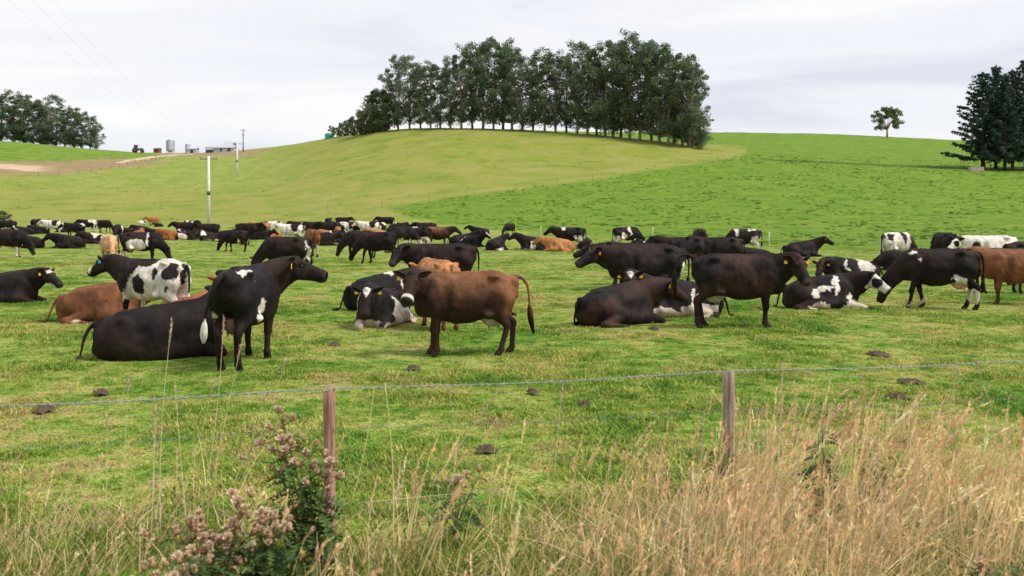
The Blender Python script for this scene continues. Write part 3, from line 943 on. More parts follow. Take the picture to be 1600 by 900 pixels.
_COW_CACHE = {}
GROUP = "dairy cattle in the paddock"
def cow(px, py, heading, label, lie=False, h=1.38, head="up", res=0.024, coat=None, cat="cow", tags="both", parts=True, tagmesh=None, **shape):
    """stand one animal where the photograph shows it. heading in degrees: 0 = to the right, 90 = away"""
    coat = coat or {}
    x, y = at(px, py)
    s = h / 1.40
    key = repr((lie, head, res, sorted(shape.items()), sorted(coat.items())))
    if key not in _COW_CACHE:
        sh = cow_shape(lie, head, res, **shape)
        me = mesh_np("cattle_body", sh["V"], [sh["Q"], sh["T"]], True, paint(sh, **coat))
        me.materials.append(M_COAT)
        _COW_CACHE[key] = (me, sh)
    me, sh = _COW_CACHE[key]
    z = gz(x, y) - (0.045 if lie else 0.022)
    if not parts:
        o = obj("cow", me)
        o.location = (x, y, z); o.rotation_euler = (0, 0, R(heading)); o.scale = (s, s, s)
        return tag(o, label, cat, GROUP)
    o = empty("cow", (x, y, z), R(heading), s)
    tag(o, label, cat, GROUP)
    obj("body", me, None, o)
    HM, HO = sh["HM"], sh["HO"]
    M4 = Matrix([[*HM[0], 0], [*HM[1], 0], [*HM[2], 0], [0, 0, 0, 1]])
    for sd in (-1, 1):
        e_ = obj("eye", ME_EYE, None, o)
        e_.matrix_local = Matrix.Translation(Vector(HO + HM @ (np.array((.150 * AX, .104 * sd, .028)) * HS))) @ M4
        if tags == "both" or (tags == "left" and sd == 1) or (tags == "right" and sd == -1):
            g_ = obj("ear_tag", tagmesh or ME_TAG, None, o)
            p = HO + HM @ (np.array((.022 * AX, .195 * sd, -.012)) * HS)
            # hangs from the ear, its flag facing the way the ear opens
            fw = HM @ np.array((1, 0, 0.1)); fw = nrm((fw[0], fw[1], 0)); up = np.array((0, 0, 1.0))
            sdv = np.cross(fw, up)
            g_.matrix_local = Matrix.Translation(Vector(p)) @ Matrix([[sdv[0], -fw[0], 0, 0], [sdv[1], -fw[1], 0, 0], [sdv[2], -fw[2], 1, 0], [0, 0, 0, 1]])
    return o
# ------------------------------------------------------------------ the herd, near animals first
B = lambda **k: dict(base="black", **k)
NEAR, MID, FAR = 0.022, 0.034, 0.05

cow(727, 555, 184, "dark brown cow with pale muzzle ring standing in the middle, facing the camera", h=1.31, headset=(.86, .27, 1.34, 76, -44),
    coat=dict(base="jersey", face="ring", seed=1, udder="grey"), tags="right", step=(-.02, .06, .10, -.10), res=NEAR,
    tail=[(-.86, 0, 1.31), (-.95, 0, 1.30), (-1.05, 0, 1.16), (-1.07, 0, .90), (-1.08, .02, .66), (-1.14, .03, .36)])
cow(385, 570, 86, "black cow seen from behind with a white tail tip, head turned right", h=1.44, headset=(.88, -.40, 1.38, -80, -20),
    coat=B(seed=2, switch="white", udder="dark", patches=[("w", -.36, -.26, .86, .10, .2, .13), ("w", -.42, -.3, .72, .10, .2, .07), ("w", -.50, -.17, 1.37, .26, .055, .07), ("w", -.32, -.27, 1.27, .07, .06, .10), ("w", -.7, .2, .78, .1, .08, .14)]),
    tags="right", step=(.05, -.05, .06, -.08), res=NEAR, fat=1.08,
    tail=[(-.86, .02, 1.31), (-.96, .06, 1.24), (-.99, .16, 1.0), (-.96, .23, .76), (-.95, .25, .56), (-.93, .26, .42)])
cow(247, 558, 20, "black cow lying with its back to the camera in front of the spotted cow", lie=True, head="left", h=1.44, side=1,
    coat=B(seed=3), res=NEAR, fat=1.05, tail=[(-.84, -.02, .58), (-.95, -.06, .50), (-1.02, -.10, .33), (-1.05, -.14, .14), (-1.08, -.16, .05), (-1.04, -.2, .03)])
cow(238, 509, 157, "black and white spotted cow standing side-on with black head and teal ear tag", h=1.34, headset=(1.20, 0, 1.36, 4, -32), tagmesh=ME_TAGB, tags="left",
    coat=dict(base="black", seed=4, udder="pink", wob=.05, switch="white", patches=[("w", -.35, None, .8, .82, 9, .85), ("b", .80, None, 1.15, .45, 9, .75), ("b", .36, None, 1.30, .20, 9, .26), ("b", .12, None, 1.42, .38, 9, .17), ("b", .05, .33, .92, .17, .3, .19),
              ("b", -.30, .3, 1.13, .075, .2, .15), ("b", -.66, .2, 1.14, .17, .25, .22), ("b", -.85, .05, 1.1, .12, .09, .25), ("b", -.62, .2, .80, .05, .2, .06), ("w", .47, None, .35, .14, 9, .36), ("b", .50, None, .44, .12, 9, .10), ("hw", .50, None, .03, .12, 9, .09), ("hw", .12, 0, .13, .12, .05, .06)]),
    step=(.10, -.12, -.03, .08), res=NEAR)
cow(160, 500, 8, "brown cow lying behind the spotted cow with its rump to the left", lie=True, head="mid", h=1.36, side=-1,
    coat=dict(base="brown", seed=5, patches=[("w", -.35, -.3, .12, .18, .3, .12)]), res=NEAR, tail=[(-.84, 0, .58), (-.97, -.03, .42), (-1.04, -.08, .20), (-1.08, -.10, .06), (-1.2, -.12, .04), (-1.36, -.16, .04)])
cow(312, 512, 84, "red-brown cow lying head up between the spotted cow and the rear-facing cow", lie=True, head="up", h=1.28, coat=dict(base="red", seed=6), res=0.03)
cow(8, 473, -8, "black cow lying at the left edge with a yellow tag and white chin", lie=True, head="mid", h=1.36, side=-1,
    coat=B(seed=7, patches=[("hw", .10, None, .08, .05, 9, .03), ("hw", .40, None, -.14, .14, 9, .05)]), tags="right", res=NEAR, headset=(1.12, 0, 1.30, -8, -34))
cow(597, 507, 262, "black and white cow lying head-on with a white forehead triangle and white forelegs", lie=True, h=1.36, side=1, headset=(1.02, 0, 1.28, 4, -58),
    coat=B(seed=8, face="star", socks=.18, wob=.05, patches=[("w", .20, .40, .30, .26, .3, .38), ("b", .35, .3, .5, .2, .2, .2), ("w", .56, -.33, .6, .10, .12, .3), ("w", -.12, .48, .2, .24, .3, .16), ("w", -.5, .52, .08, .5, .2, .1), ("w", .75, 0, .08, .3, .4, .13)]), tags="both", res=NEAR)
cow(592, 482, 46, "black cow with a white shoulder stripe lying behind the head-on cow and facing right", lie=True, h=1.36, head="mid", side=-1,
    coat=B(seed=9, patches=[("w", .30, None, .95, .13, 9, .16), ("w", .66, -.2, .6, .08, .3, .22)]), tags="right", res=0.028)
cow(686, 514, 112, "tan cow standing behind the dark brown cow with its rump towards the camera", h=1.33, headset=(1.14, 0, 1.20, 4, -38), coat=dict(base="tan", seed=10), tags="none", res=0.028, step=(0, .05, -.05, .05))
cow(728, 493, 178, "black and white cow lying half hidden behind the dark brown cow", lie=True, h=1.36, head="curled", side=1, coat=B(seed=11, white=.22, socks=.2), res=0.028, tags="none")
cow(690, 467, 177, "black cow standing side-on behind the tan cow, its face turned to the camera", h=1.42, headset=(1.02, .14, 1.26, 62, -42), coat=B(seed=12), tags="none", res=0.028)
cow(966, 507, 26, "black cow lying with rusty back and rump to the left, looking right", lie=True, h=1.38, headset=(1.12, -.05, 1.28, -18, -34), side=-1,
    coat=dict(base="darkbrown", seed=13, patches=[]), tags="both", res=NEAR, fat=1.06, tail=[(-.84, .02, .58), (-.92, .05, .42), (-.96, .09, .22), (-.9, .2, .06), (-.8, .3, .05), (-.7, .4, .05)])
cow(1063, 494, 186, "black cow lying with a white forehead triangle, head just above the rusty-backed lying cow", lie=True, h=1.40, headset=(1.12, .12, 1.42, 84, -46), side=1,
    coat=B(seed=14, face="star", patches=[("w", -.32, .45, .22, .36, .4, .17), ("w", .3, .4, .1, .5, .3, .11), ("w", -.28, .42, .45, .07, .3, .25)]), tags="both", res=NEAR)
cow(1155, 514, -6, "large black cow standing side-on with its tail lifted and yellow-tagged face to the camera", h=1.42, headset=(1.02, -.17, 1.30, -66, -48),
    coat=dict(base="darkbrown", seed=15, udder="grey"), tags="both", res=NEAR, step=(.02, -.04, .02, -.10), fat=1.04,
    tail=[(-.86, 0, 1.33), (-.96, 0, 1.40), (-1.12, 0, 1.36), (-1.20, 0, 1.14), (-1.21, .0, .90), (-1.19, .02, .62)])
cow(1284, 483, -10, "black and white cow lying with a white face and black eye patch", lie=True, h=1.36, headset=(1.10, -.06, 1.30, -22, -36), side=-1, out=True,
    coat=B(seed=16, face="white", wob=.07, patches=[("hb", .20, None, -.02, .13, 9, .10), ("hb", -.02, None, 0, .07, 9, .3), ("w", .32, -.2, .72, .08, .3, .30), ("w", .05, -.36, .52, .20, .3, .06), ("w", -.18, -.40, .42, .14, .3, .09), ("w", .72, None, .12, .3, 9, .13), ("w", -.1, -.5, .14, .25, .2, .09), ("w", .62, -.3, .3, .06, .2, .2)]), tags="none", res=NEAR)
cow(1330, 441, 178, "black cow with white loin lying behind the white-faced cow", lie=True, h=1.36, headset=(1.0, .10, 1.14, 60, -40), side=1,
    coat=B(seed=17, patches=[("w", -.42, None, .6, .24, 9, .5), ("w", .2, .3, .72, .04, .3, .3), ("w", .55, .2, .85, .07, .2, .05)]), tags="left", res=0.028)
cow(1466, 483, 158, "black cow grazing with a pink udder and white hind shins beside the brown cow", h=1.40, head="graze",
    coat=B(seed=18, udder="pink", patches=[("w", -.42, None, .62, .11, 9, .18), ("w", -.72, None, .30, .16, 9, .2), ("w", .55, .2, 1.38, .08, .2, .05), ("w", .42, .2, 1.2, .02, .2, .05), ("w", .5, None, .13, .2, 9, .06)]), tags="none", res=NEAR, step=(.12, -.16, -.12, .08))
cow(1592, 476, 170, "brown cow standing at the right edge behind the grazing black cow", h=1.36, head="mid", coat=dict(base="brown", seed=19, udder="grey"), tags="none", res=NEAR, step=(.05, -.05, 0, .1))
cow(1566, 459, 8, "black cow standing mostly hidden behind the brown cow at the right edge", h=1.25, head="graze", coat=B(seed=20), tags="none", res=MID)
cow(1548, 430, 178, "nearly white cow with black eye patches at the right, its head to the left", h=1.42, headset=(1.14, .04, 1.24, 20, -38),
    coat=dict(base="black", seed=21, face="white", wob=.05, patches=[("w", -.1, None, 1.05, 1.2, 9, .8), ("hb", .18, None, -.01, .10, 9, .09), ("b", .58, None, .95, .13, 9, .22)]), tags="none", res=0.03)
cow(1612, 447, 4, "black cow at the right edge whose back shows in front of the nearly white cow", h=1.36, head="graze", coat=B(seed=22), tags="none", res=MID)
cow(1476, 417, 92, "black cow seen from behind with a pale udder, behind the grazing black cow", h=1.42, head="graze", coat=B(seed=23, udder="pink"), tags="none", res=MID)
cow(1402, 413, 26, "black and white cow grazing with its rump to the left, behind a lying cow", h=1.38, head="graze", res=0.03,
    coat=dict(base="black", seed=24, udder="pink", wob=.06, patches=[("w", -.1, None, .8, .95, 9, .85), ("b", .85, None, .8, .42, 9, .6), ("b", .18, None, 1.2, .14, 9, .33), ("b", -.62, -.2, 1.2, .16, .25, .20), ("b", -.85, 0, 1.15, .12, .12, .2)]), tags="none", step=(0, 0, -.12, .05))
cow(1416, 424, 172, "black cow with a white belly lying in front of the grazing black and white cow", lie=True, h=1.36, head="graze", side=1, coat=B(seed=25, belly=True), tags="none", res=MID)
cow(1252, 402, -2, "black cow lying alone on the right with its head up to the right", lie=True, h=1.38, head="up", side=-1, coat=B(seed=26, patches=[("w", -.72, None, .8, .12, 9, .05)]), tags="right", res=0.03)
cow(1010, 481, 180, "big black cow standing with grey udder, head level to the left, yellow tag", h=1.46, headset=(1.14, .06, 1.26, 22, -30), fat=1.06,
    coat=B(seed=27, udder="grey", patches=[("w", -.82, None, .6, .10, 9, .42)]), tags="left", res=0.026, step=(0, .1, .08, -.05))
cow(985, 446, 180, "black cow whose head shows left of the big black standing cow", h=1.32, headset=(1.36, 0, 1.22, 6, -26), coat=B(seed=28), tags="left", res=MID)
cow(1010, 455, 181, "black cow whose ears show above the muzzle of the big black standing cow", h=1.36, headset=(1.20, 0, 1.34, 30, -40), coat=B(seed=128), tags="left", res=MID)
cow(979, 389, 18, "black and white cow grazing with white legs, beyond the big black standing cow", h=1.38, head="graze", res=MID,
    coat=B(seed=29, udder="pink", patches=[("w", -.30, None, .78, .14, 9, .3), ("w", .08, None, 1.2, .09, 9, .3), ("w", -.7, None, .4, .3, 9, .45), ("w", -.35, None, 1.42, .2, 9, .06)]), tags="none")
cow(1068, 428, 180, "dark cow standing to the right of the big black cow, its head turned away", h=1.36, head="mid", coat=dict(base="darkbrown", seed=30), tags="none", res=MID)
cow(1124, 428, 178, "black cow standing with its tail down, rightmost of the dark cows behind the tail-lifting cow", h=1.34, head="mid", coat=B(seed=31), tags="none", res=MID)
cow(1163, 397, 163, "black and white cow with white shoulder band, standing behind the dark cows on the right", h=1.36, head="graze", res=MID,
    coat=B(seed=32, udder="pink", patches=[("w", .42, None, 1.25, .09, 9, .3), ("w", -.5, None, 1.4, .25, 9, .09), ("w", -.65, None, .55, .2, 9, .45)]), tags="none")
cow(1093, 397, 92, "small black cow seen from behind above the row of dark cows", h=1.36, head="graze", coat=B(seed=33), tags="none", res=MID)
cow(1034, 408, 178, "black cow with a brown and white patch lying behind the big black cow", lie=True, h=1.40, head="up", coat=B(seed=34, face="star", white=.12), tags="both", res=MID)
cow(891, 391, 177, "black cow with a white shoulder band standing behind the orange lying cow", h=1.38, head="mid", res=MID,
    coat=B(seed=35, udder="pink", patches=[("w", .42, None, 1.35, .10, 9, .14), ("w", -.35, None, .8, .07, 9, .2), ("w", -.6, None, .68, .12, 9, .3)]), tags="none")
cow(836, 391, 174, "black cow with white belly lying to the left of the orange cow", lie=True, h=1.42, head="up", side=1, coat=B(seed=36, patches=[("w", .1, .3, .25, .15, .4, .35), ("w", .5, .3, .06, .5, .4, .09)]), tags="none", res=MID)
cow(874, 393, 178, "orange-brown cow lying in front of a standing black cow", lie=True, h=1.36, head="mid", side=1, coat=dict(base="tan", seed=37), tags="left", res=MID)
cow(913, 389, 100, "black and white cow lying with its rump towards the camera right of the orange cow", lie=True, h=1.36, head="halfleft", coat=B(seed=38, white=.3), tags="none", res=MID)
cow(776, 391, 60, "black cow lying alone with white hind feet, seen from behind", lie=True, h=1.36, head="up", side=-1, coat=B(seed=39, patches=[("w", -.3, -.55, .08, .5, .25, .12)]), tags="none", res=MID)
cow(796, 368, 232, "small black heifer grazing head-on by itself in the bright grass", h=1.2, head="graze", coat=B(seed=40), tags="none", res=FAR, cat="heifer")
cow(750, 367, 176, "black cow with white feet lying farthest up the field near the lone heifer", lie=True, h=1.38, head="up", side=1, coat=B(seed=41, belly=True), tags="none", res=FAR)
cow(722, 384, 3, "black cow with a white chest lying left of a white-faced cow", lie=True, h=1.40, head="up", side=-1, coat=B(seed=42, patches=[("w", .72, None, .3, .08, 9, .3)]), tags="none", res=MID)
cow(738, 386, 320, "black and white faced cow lying at the end of the middle row", lie=True, h=1.36, head="up", coat=B(seed=43, face="blaze", white=.12), tags="none", res=MID)
cow(683, 387, 3, "brown-backed dark cow standing side-on behind the black side-on cow", h=1.36, head="mid", coat=dict(base="jersey", seed=44), tags="none", res=MID)
cow(627, 389, 14, "black cow with white legs standing behind two grazing black cows", h=1.38, head="graze", coat=B(seed=45, socks=.6, udder="pink"), tags="none", res=MID)
cow(652, 388, 170, "black cow with white hind legs standing left of the brown-backed cow", h=1.38, head="mid", coat=B(seed=46, udder="pink", patches=[("w", -.6, None, .4, .3, 9, .45), ("w", .1, None, 1.4, .15, 9, .05)]), tags="none", res=MID)
cow(590, 411, 168, "black cow grazing with legs apart in the centre left, in front of another grazing cow", h=1.40, head="graze", coat=B(seed=47, patches=[("w", -.42, None, .6, .06, 9, .06)]), tags="both", res=0.03, step=(.14, -.12, -.1, .14))
cow(563, 404, 164, "black cow grazing, left of two overlapping grazers", h=1.36, head="graze", coat=B(seed=48), tags="none", res=MID)
cow(447, 434, 166, "black cow grazing with its head hidden behind the head of the rear-facing cow", h=1.42, head="graze", coat=B(seed=49, udder="pink", patches=[("w", -.84, None, .9, .06, 9, .4)]), tags="none", res=0.028, step=(0, .05, .1, -.12))
cow(487, 402, 112, "dark grey-brown cow seen from behind with a white hind leg", h=1.40, head="graze", coat=dict(base="brown", seed=50, patches=[("w", -.6, None, .4, .2, 9, .3)]), tags="none", res=MID)
cow(368, 394, 164, "black cow grazing alone in front of the back row", h=1.26, head="graze", coat=B(seed=51, patches=[("w", -.4, None, .75, .07, 9, .15)]), tags="both", res=MID, step=(.1, -.1, -.05, .1))
cow(220, 411, 12, "black and white cow grazing with a white flank, beyond the spotted cow", h=1.38, head="graze", coat=B(seed=52, wob=.05, patches=[("w", -.15, None, .82, .42, 9, .28), ("w", .34, None, 1.05, .06, 9, .3), ("w", -.75, None, .3, .2, 9, .3)]), tags="none", res=0.03)
cow(170, 412, 300, "small tan cow grazing left of the white-flanked grazer", h=1.3, head="graze", coat=dict(base="cream", seed=53), tags="none", res=MID)
cow(12, 402, 4, "black cow standing at the left edge with a white foreleg, head down", h=1.40, head="graze", coat=B(seed=54, patches=[("w", .55, None, .25, .2, 9, .3)]), tags="none", res=MID)
cow(45, 388, 182, "black cow lying behind the black cow at the left edge", lie=True, h=1.42, head="mid", coat=B(seed=55, patches=[("w", .3, .35, .4, .05, .3, .12)]), tags="none", res=MID)
cow(108, 388, 181, "long black cow lying on the left, facing left", lie=True, h=1.48, head="mid", coat=B(seed=56), tags="none", res=MID)
cow(148, 381, 180, "black cow with a white back patch lying behind the small tan cow", lie=True, h=1.36, head="mid", coat=B(seed=57, white=.12), tags="none", res=MID)
cow(184, 377, 282, "black and white cow grazing head-on with white legs and belly", h=1.34, head="graze", coat=B(seed=58, socks=.55, belly=True, white=.1), tags="none", res=MID)

# the back rows, plain small animals that share a few skins
def far(px, py, heading, label, kind="stand", coat="black", h=1.38):
    co = {"black": B(seed=60), "pied": B(seed=61, white=.34, socks=.4), "white": B(seed=62, white=.72, socks=.6, face="white"), "brown": dict(base="tan", seed=63), "red": dict(base="red", seed=64),
          "saddle": B(seed=65, belly=True, socks=.7, face="blaze"), "speck": B(seed=67, white=.16, face="star")}[coat]
    if kind == "lie": cow(px, py, heading, label, lie=True, h=h, head="mid", coat=co, res=FAR, parts=False)
    elif kind == "graze": cow(px, py, heading, label, h=h, head="graze", coat=co, res=FAR, parts=False, step=(.1, -.1, -.08, .08))
    else: cow(px, py, heading, label, h=h, head="mid", coat=co, res=FAR, parts=False)

far(12, 366, 182, "black and white cow standing behind the lying cow at the left edge", "stand", "saddle")
far(2, 363, 170, "black cow lying farthest left in the back row", "lie", "black")
far(40, 367, 182, "black and white cow lying in the back row near the left edge", "lie", "speck")
far(55, 361, 90, "black cow seen from behind above the cow lying near the left edge", "stand", "black", 1.25)
far(63, 366, 180, "black cow lying left of the white-backed cow in the left back row", "lie", "black")
far(82, 366, 182, "white-backed cow with black shoulders standing in the left back row", "stand", "white")
far(100, 364, 180, "dark cow lying right of the white-backed cow", "lie", "black")
far(117, 373, 172, "black cow standing with a white hind leg in the left back row", "stand", "speck")
far(138, 363, 180, "black and white cow standing right of the black cow in the left back row", "stand", "pied")
far(150, 362, 182, "white-bellied cow standing at the end of the left back row", "stand", "saddle")
far(164, 364, 335, "black cow grazing at the right end of the left back row", "graze", "black")
far(222, 363, 178, "black cow lying alone below the tiny white calf", "lie", "black")
far(223, 354, 250, "tiny white calf standing far off left of the brown cow", "stand", "white", 0.9)
far(240, 353, 190, "small orange cow standing farthest up the left field", "stand", "brown", 1.3)
far(248, 354, 180, "small black calf lying at the feet of the far orange cow", "lie", "black", 0.9)
far(207, 371, 178, "black cow lying beside a red cow behind the white-flanked grazer", "lie", "black")
far(218, 372, 100, "red cow lying behind the white-flanked grazer", "lie", "red")
far(254, 374, 180, "black cow lying left of the red and white cow in the middle back row", "lie", "black")
far(268, 375, 170, "red cow lying in the middle back row left of the pole", "lie", "red")
far(284, 375, 110, "black and white cow lying left of the pole with its white side showing", "lie", "pied")
far(302, 375, 178, "black cow lying just left of the pole", "lie", "speck")
far(289, 370, 182, "black cow standing behind the lying cows left of the pole", "stand", "black")
far(296, 362, 345, "black and white cow with head raised behind the black cow left of the pole", "stand", "pied")
far(308, 368, 0, "black cow whose head shows left of the pole", "lie", "black")
far(326, 375, 180, "black cow standing in front of the foot of the pole", "stand", "black")
far(324, 376, 250, "white-faced cow lying in front of the pole", "lie", "pied")
far(348, 375, 2, "black cow lying just right of the pole", "lie", "black")
far(386, 375, 4, "black cow standing right of the pole behind the lone grazer", "stand", "black", 1.42)
far(398, 374, 0, "black cow with head down behind the lone grazer", "graze", "speck")
far(408, 369, 182, "orange and white cow standing behind a reddish lying cow", "stand", "brown", 1.3)
far(420, 366, 2, "white cow standing far off right of the pole", "stand", "white", 1.3)
far(406, 374, 0, "dark cow lying in front of the orange and white cow", "lie", "black")
far(424, 373, 180, "orange cow lying in the back row right of the pole", "lie", "brown")
far(455, 379, 182, "black and white cow standing above the grazing black cow", "stand", "white")
far(470, 369, 178, "black cow standing first in the crowded centre row", "stand", "black")
far(486, 370, 2, "black and white cow standing second in the crowded centre row", "stand", "speck")
far(500, 371, 200, "black cow grazing in the crowded centre row", "graze", "black")
far(513, 358, 88, "black cow seen from behind at the top of the crowded centre row", "stand", "black")
far(516, 372, 180, "black cow standing below the one seen from behind", "stand", "black")
far(532, 370, 150, "black cow with white shoulder band in the crowded centre row", "stand", "pied")
far(535, 357, 10, "black cow with its back showing at the top centre of the herd", "stand", "black", 1.3)
far(543, 368, 20, "white-chested cow standing in the crowded centre row", "stand", "saddle")
far(556, 368, 300, "black cow facing the camera in the crowded centre row", "stand", "black")
far(519, 374, 180, "orange cow lying in the crowded centre row", "lie", "brown", 1.3)
far(528, 372, 90, "orange calf standing in the crowded centre row", "stand", "brown", 1.0)
far(512, 378, 2, "black cow lying below the orange calf", "lie", "black")
far(503, 384, 10, "dark cow lying beside the grey-brown cow seen from behind", "lie", "black")
far(540, 379, 178, "black cow lying with white chin left of the two grazing cows", "lie", "speck")
far(577, 370, 182, "nearly white cow with one dark streak standing in the centre row", "stand", "white", 1.42)
far(592, 373, 178, "orange cow lying in front of the nearly white centre cow", "lie", "brown")
far(582, 354, 2, "black cow lying up the slope behind the nearly white centre cow", "lie", "black", 1.3)
far(595, 368, 250, "black and white faced cow standing right of the nearly white centre cow", "stand", "pied", 1.3)
far(604, 358, 178, "black cow standing highest in the centre of the herd", "stand", "black")
far(620, 360, 2, "black cow lying right of the highest black cow", "lie", "black")
far(634, 360, 178, "black cow lying at the right end of the top centre row", "lie", "speck")
far(666, 371, 178, "black cow standing behind the brown-backed dark cow", "stand", "black")
far(1182, 412, 178, "dark cow lying low behind the tail-lifting cow's back", "lie", "black", 1.2)
# ------------------------------------------------------------------ trees
def leaf_mat(name, dark, light, trans=0.25, scale=0.35):
    t = NT(name)
    pos = t.n("ShaderNodeNewGeometry").outputs["Position"]
    f = t.math('ADD', t.math('MULTIPLY', t.noise(pos, scale, 3.0, 0.6), 0.6), t.math('MULTIPLY', t.noise(pos, scale * 6, 2.0), 0.4))
    c = t.ramp(f, (0.36, dark), (0.62, light))
    t.fin(c, 0.65, 0.25)
    tr = t.n("ShaderNodeBsdfTranslucent", Color=c)
    mx = t.n("ShaderNodeMixShader", i0=trans)
    t.t.links.new(t.b.outputs[0], mx.inputs[1]); t.t.links.new(tr.outputs[0], mx.inputs[2])
    t.t.links.new(mx.outputs[0], t.out.inputs["Surface"])
    return t.m
M_GUM = leaf_mat("gum_leaves", (0.074, 0.108, 0.064), (0.180, 0.238, 0.125), 0.40)
M_GUM2 = leaf_mat("lone_tree_leaves", (0.10, 0.130, 0.062), (0.18, 0.22, 0.10), 0.40)
M_PINE = leaf_mat("pine_needles", (0.022, 0.044, 0.033), (0.056, 0.098, 0.066), 0.15)
M_SHRUB = leaf_mat("shrub_leaves", (0.070, 0.095, 0.050), (0.16, 0.20, 0.09), 0.35)
M_BARK = simple_mat("gum_bark", (0.30, 0.235, 0.175), 0.9, 0.1, 0.4, 1.2, 0.3)
M_BARKD = simple_mat("pine_bark", (0.075, 0.055, 0.042), 0.95, 0.1, 0.4, 2.0, 0.3)

def leaves(C, n, rad, size, rng, flat=0.75, droop=0.0):
    """n small leaf sprays in a fuzzy clump round C"""
    d = rng.normal(size=(n, 3)); d /= np.linalg.norm(d, axis=1)[:, None]
    p = C + d * (rad * rng.random(n)[:, None] ** 0.45) * np.array((1, 1, flat))
    a = rng.normal(size=(n, 3)); a[:, 2] -= droop; a /= np.linalg.norm(a, axis=1)[:, None]
    b = np.cross(a, rng.normal(size=(n, 3))); b /= np.linalg.norm(b, axis=1)[:, None]
    s = size * (0.6 + 0.8 * rng.random(n))[:, None]
    V = np.stack([p - a * s * .5, p + b * s * .28 + a * s * .05, p + a * s * .5, p - b * s * .28 - a * s * .05], 1).reshape(-1, 3)
    return V, np.arange(4 * n).reshape(-1, 4)

def gum_meshes(seed, H=25.0, spread=4.4, bare=.13, clumps=50, lean=0.0, per=105, size=.52, top=1.0):
    rng = np.random.default_rng(seed)
    tr, cr = Geo(), Geo()
    forks = 1 + (rng.random() < .5)
    tops = []
    for f in range(forks):
        zz = np.linspace(0, 1, 9)
        off = rng.normal(0, 1, (2, 3))
        bx = (f - .5 * (forks - 1)) * 2.2 * zz ** 1.3 + np.sin(zz * 3 + off[0, 0]) * .35 * zz + lean * zz
        by = np.sin(zz * 2.6 + off[0, 1]) * .4 * zz + rng.normal(0, .5) * zz
        hh = H * (.93 - .1 * f * rng.random())
        P = np.stack([bx, by, zz * hh - .4], 1)
        tr.tube(P, np.linspace(.40 - .08 * (forks - 1), .06, 9), 8)
        tops.append(P)
    k = 0
    for i in range(clumps):
        u = bare + (1 - bare) * ((i + rng.random()) / clumps)
        P = tops[i % forks]
        base_u = max(bare * .8, u - .16 * rng.random() - .03)
        q = np.array([np.interp(base_u * H * .93, P[:, 2], P[:, j]) for j in range(3)])
        prof = spread * (np.sin(np.pi * np.clip((u - bare * .7) / (1.12 - bare * .7), 0, 1) ** .85)) ** .7 * (.45 + .75 * rng.random())
        a = rng.random() * 2 * np.pi
        e = np.array((P[4][0] * .6 + prof * math.cos(a), prof * math.sin(a), u * H * top + rng.normal(0, .5)))
        m = (q + e) / 2 + np.array((0, 0, -.5 * rng.random()))
        tr.tube([q, m, e], [.13 * (1.15 - u), .08 * (1.15 - u), .03], 5)
        rad = (1.25 + 1.15 * rng.random()) * (1.0 - .35 * u) * (spread / 4.4) ** .6
        V, Q = leaves(e, int(per * (.6 + .8 * rng.random())), rad, size, rng, .8, .5)
        cr.add(V, Q)
        if rng.random() < .6:
            V, Q = leaves(m + rng.normal(0, .5, 3), int(per * .4), rad * .7, size, rng, .8, .5); cr.add(V, Q)
    return tr.mesh("gum_trunk"), cr.mesh("gum_crown", False)

def tree_from(kind, meshes, px, Y, label, s=1.0, rz=0.0, group=None, mats=(None, None), cat="tree", sx=1.0, y_off=0.0):
    x = (px - 800) / F * Y
    o = empty(kind, (x, Y, gz(x, Y) - .15), rz, s)
    o.scale = (s * sx, s * sx, s)
    tag(o, label, cat, group)
    obj("trunk", meshes[0], mats[0], o)
    obj("crown", meshes[1], mats[1], o)
    return o

GUMS = [gum_meshes(40 + i, 25.0, 4.4 + .5 * (i % 3), .10 + .02 * (i % 2), 55) for i in range(6)]
GUM_M = (M_BARK, M_GUM)
rt = random.Random(5)
# top of the wood, as rows of the photograph along it
def top_row(px): return lin(px, [588, 600, 625, 640, 665, 690, 712, 745, 790, 820, 850, 880, 905, 930, 945, 975, 1000, 1025, 1045, 1065, 1080, 1095, 1106], [150, 128, 92, 88, 104, 97, 84, 69, 68, 84, 79, 88, 73, 78, 71, 60, 68, 64, 76, 88, 100, 128, 168])
front = [604, 622, 640, 657, 673, 688, 704, 721, 738, 755, 771, 786, 800, 816, 833, 851, 868, 885, 902, 918, 932, 946, 958, 970, 984, 1000, 1018, 1030, 1044, 1054, 1066, 1078, 1088]
ORD = ["first", "second", "third", "fourth", "fifth", "sixth", "seventh", "eighth", "ninth", "tenth", "eleventh", "twelfth", "thirteenth", "fourteenth", "fifteenth", "sixteenth", "seventeenth"]
for i, p in enumerate(front):
    second = i % 3 == 2
    Y = lin(p, [600, 700, 850, 950, 1050, 1100], [304, 296, 285, 278, 268, 262]) + (12 if second else 0) + rt.uniform(-2, 2)
    base = HOR + (EYE - gz((p - 800) / F * Y, Y)) * F / Y
    H = (base - top_row(p) + rt.uniform(-4, 9)) * Y / F
    if second: H *= rt.uniform(.9, 1.0)
    lab = "tall gum, %s from the %s end of the hilltop row" % ((ORD[i], "left") if i < 17 else (ORD[32 - i], "right")) + (", set slightly back" if second else "")
    if i == 0: lab = "short gum at the left end of the tall hilltop row"
    elif p == 1088: lab = "low rounded gum at the right end of the hilltop row, crown down to the grass"
    elif p == 1078: lab = "drooping gum second from the right end of the hilltop row"
    tree_from("gum_tree", GUMS[(i * 5 + i // 4) % 6], p, Y, lab, H / 25.0, rt.uniform(0, 6.28), "gum trees along the hilltop", GUM_M, sx=1.06 if H > 17 else (1.45 if i < 5 else 1.12))
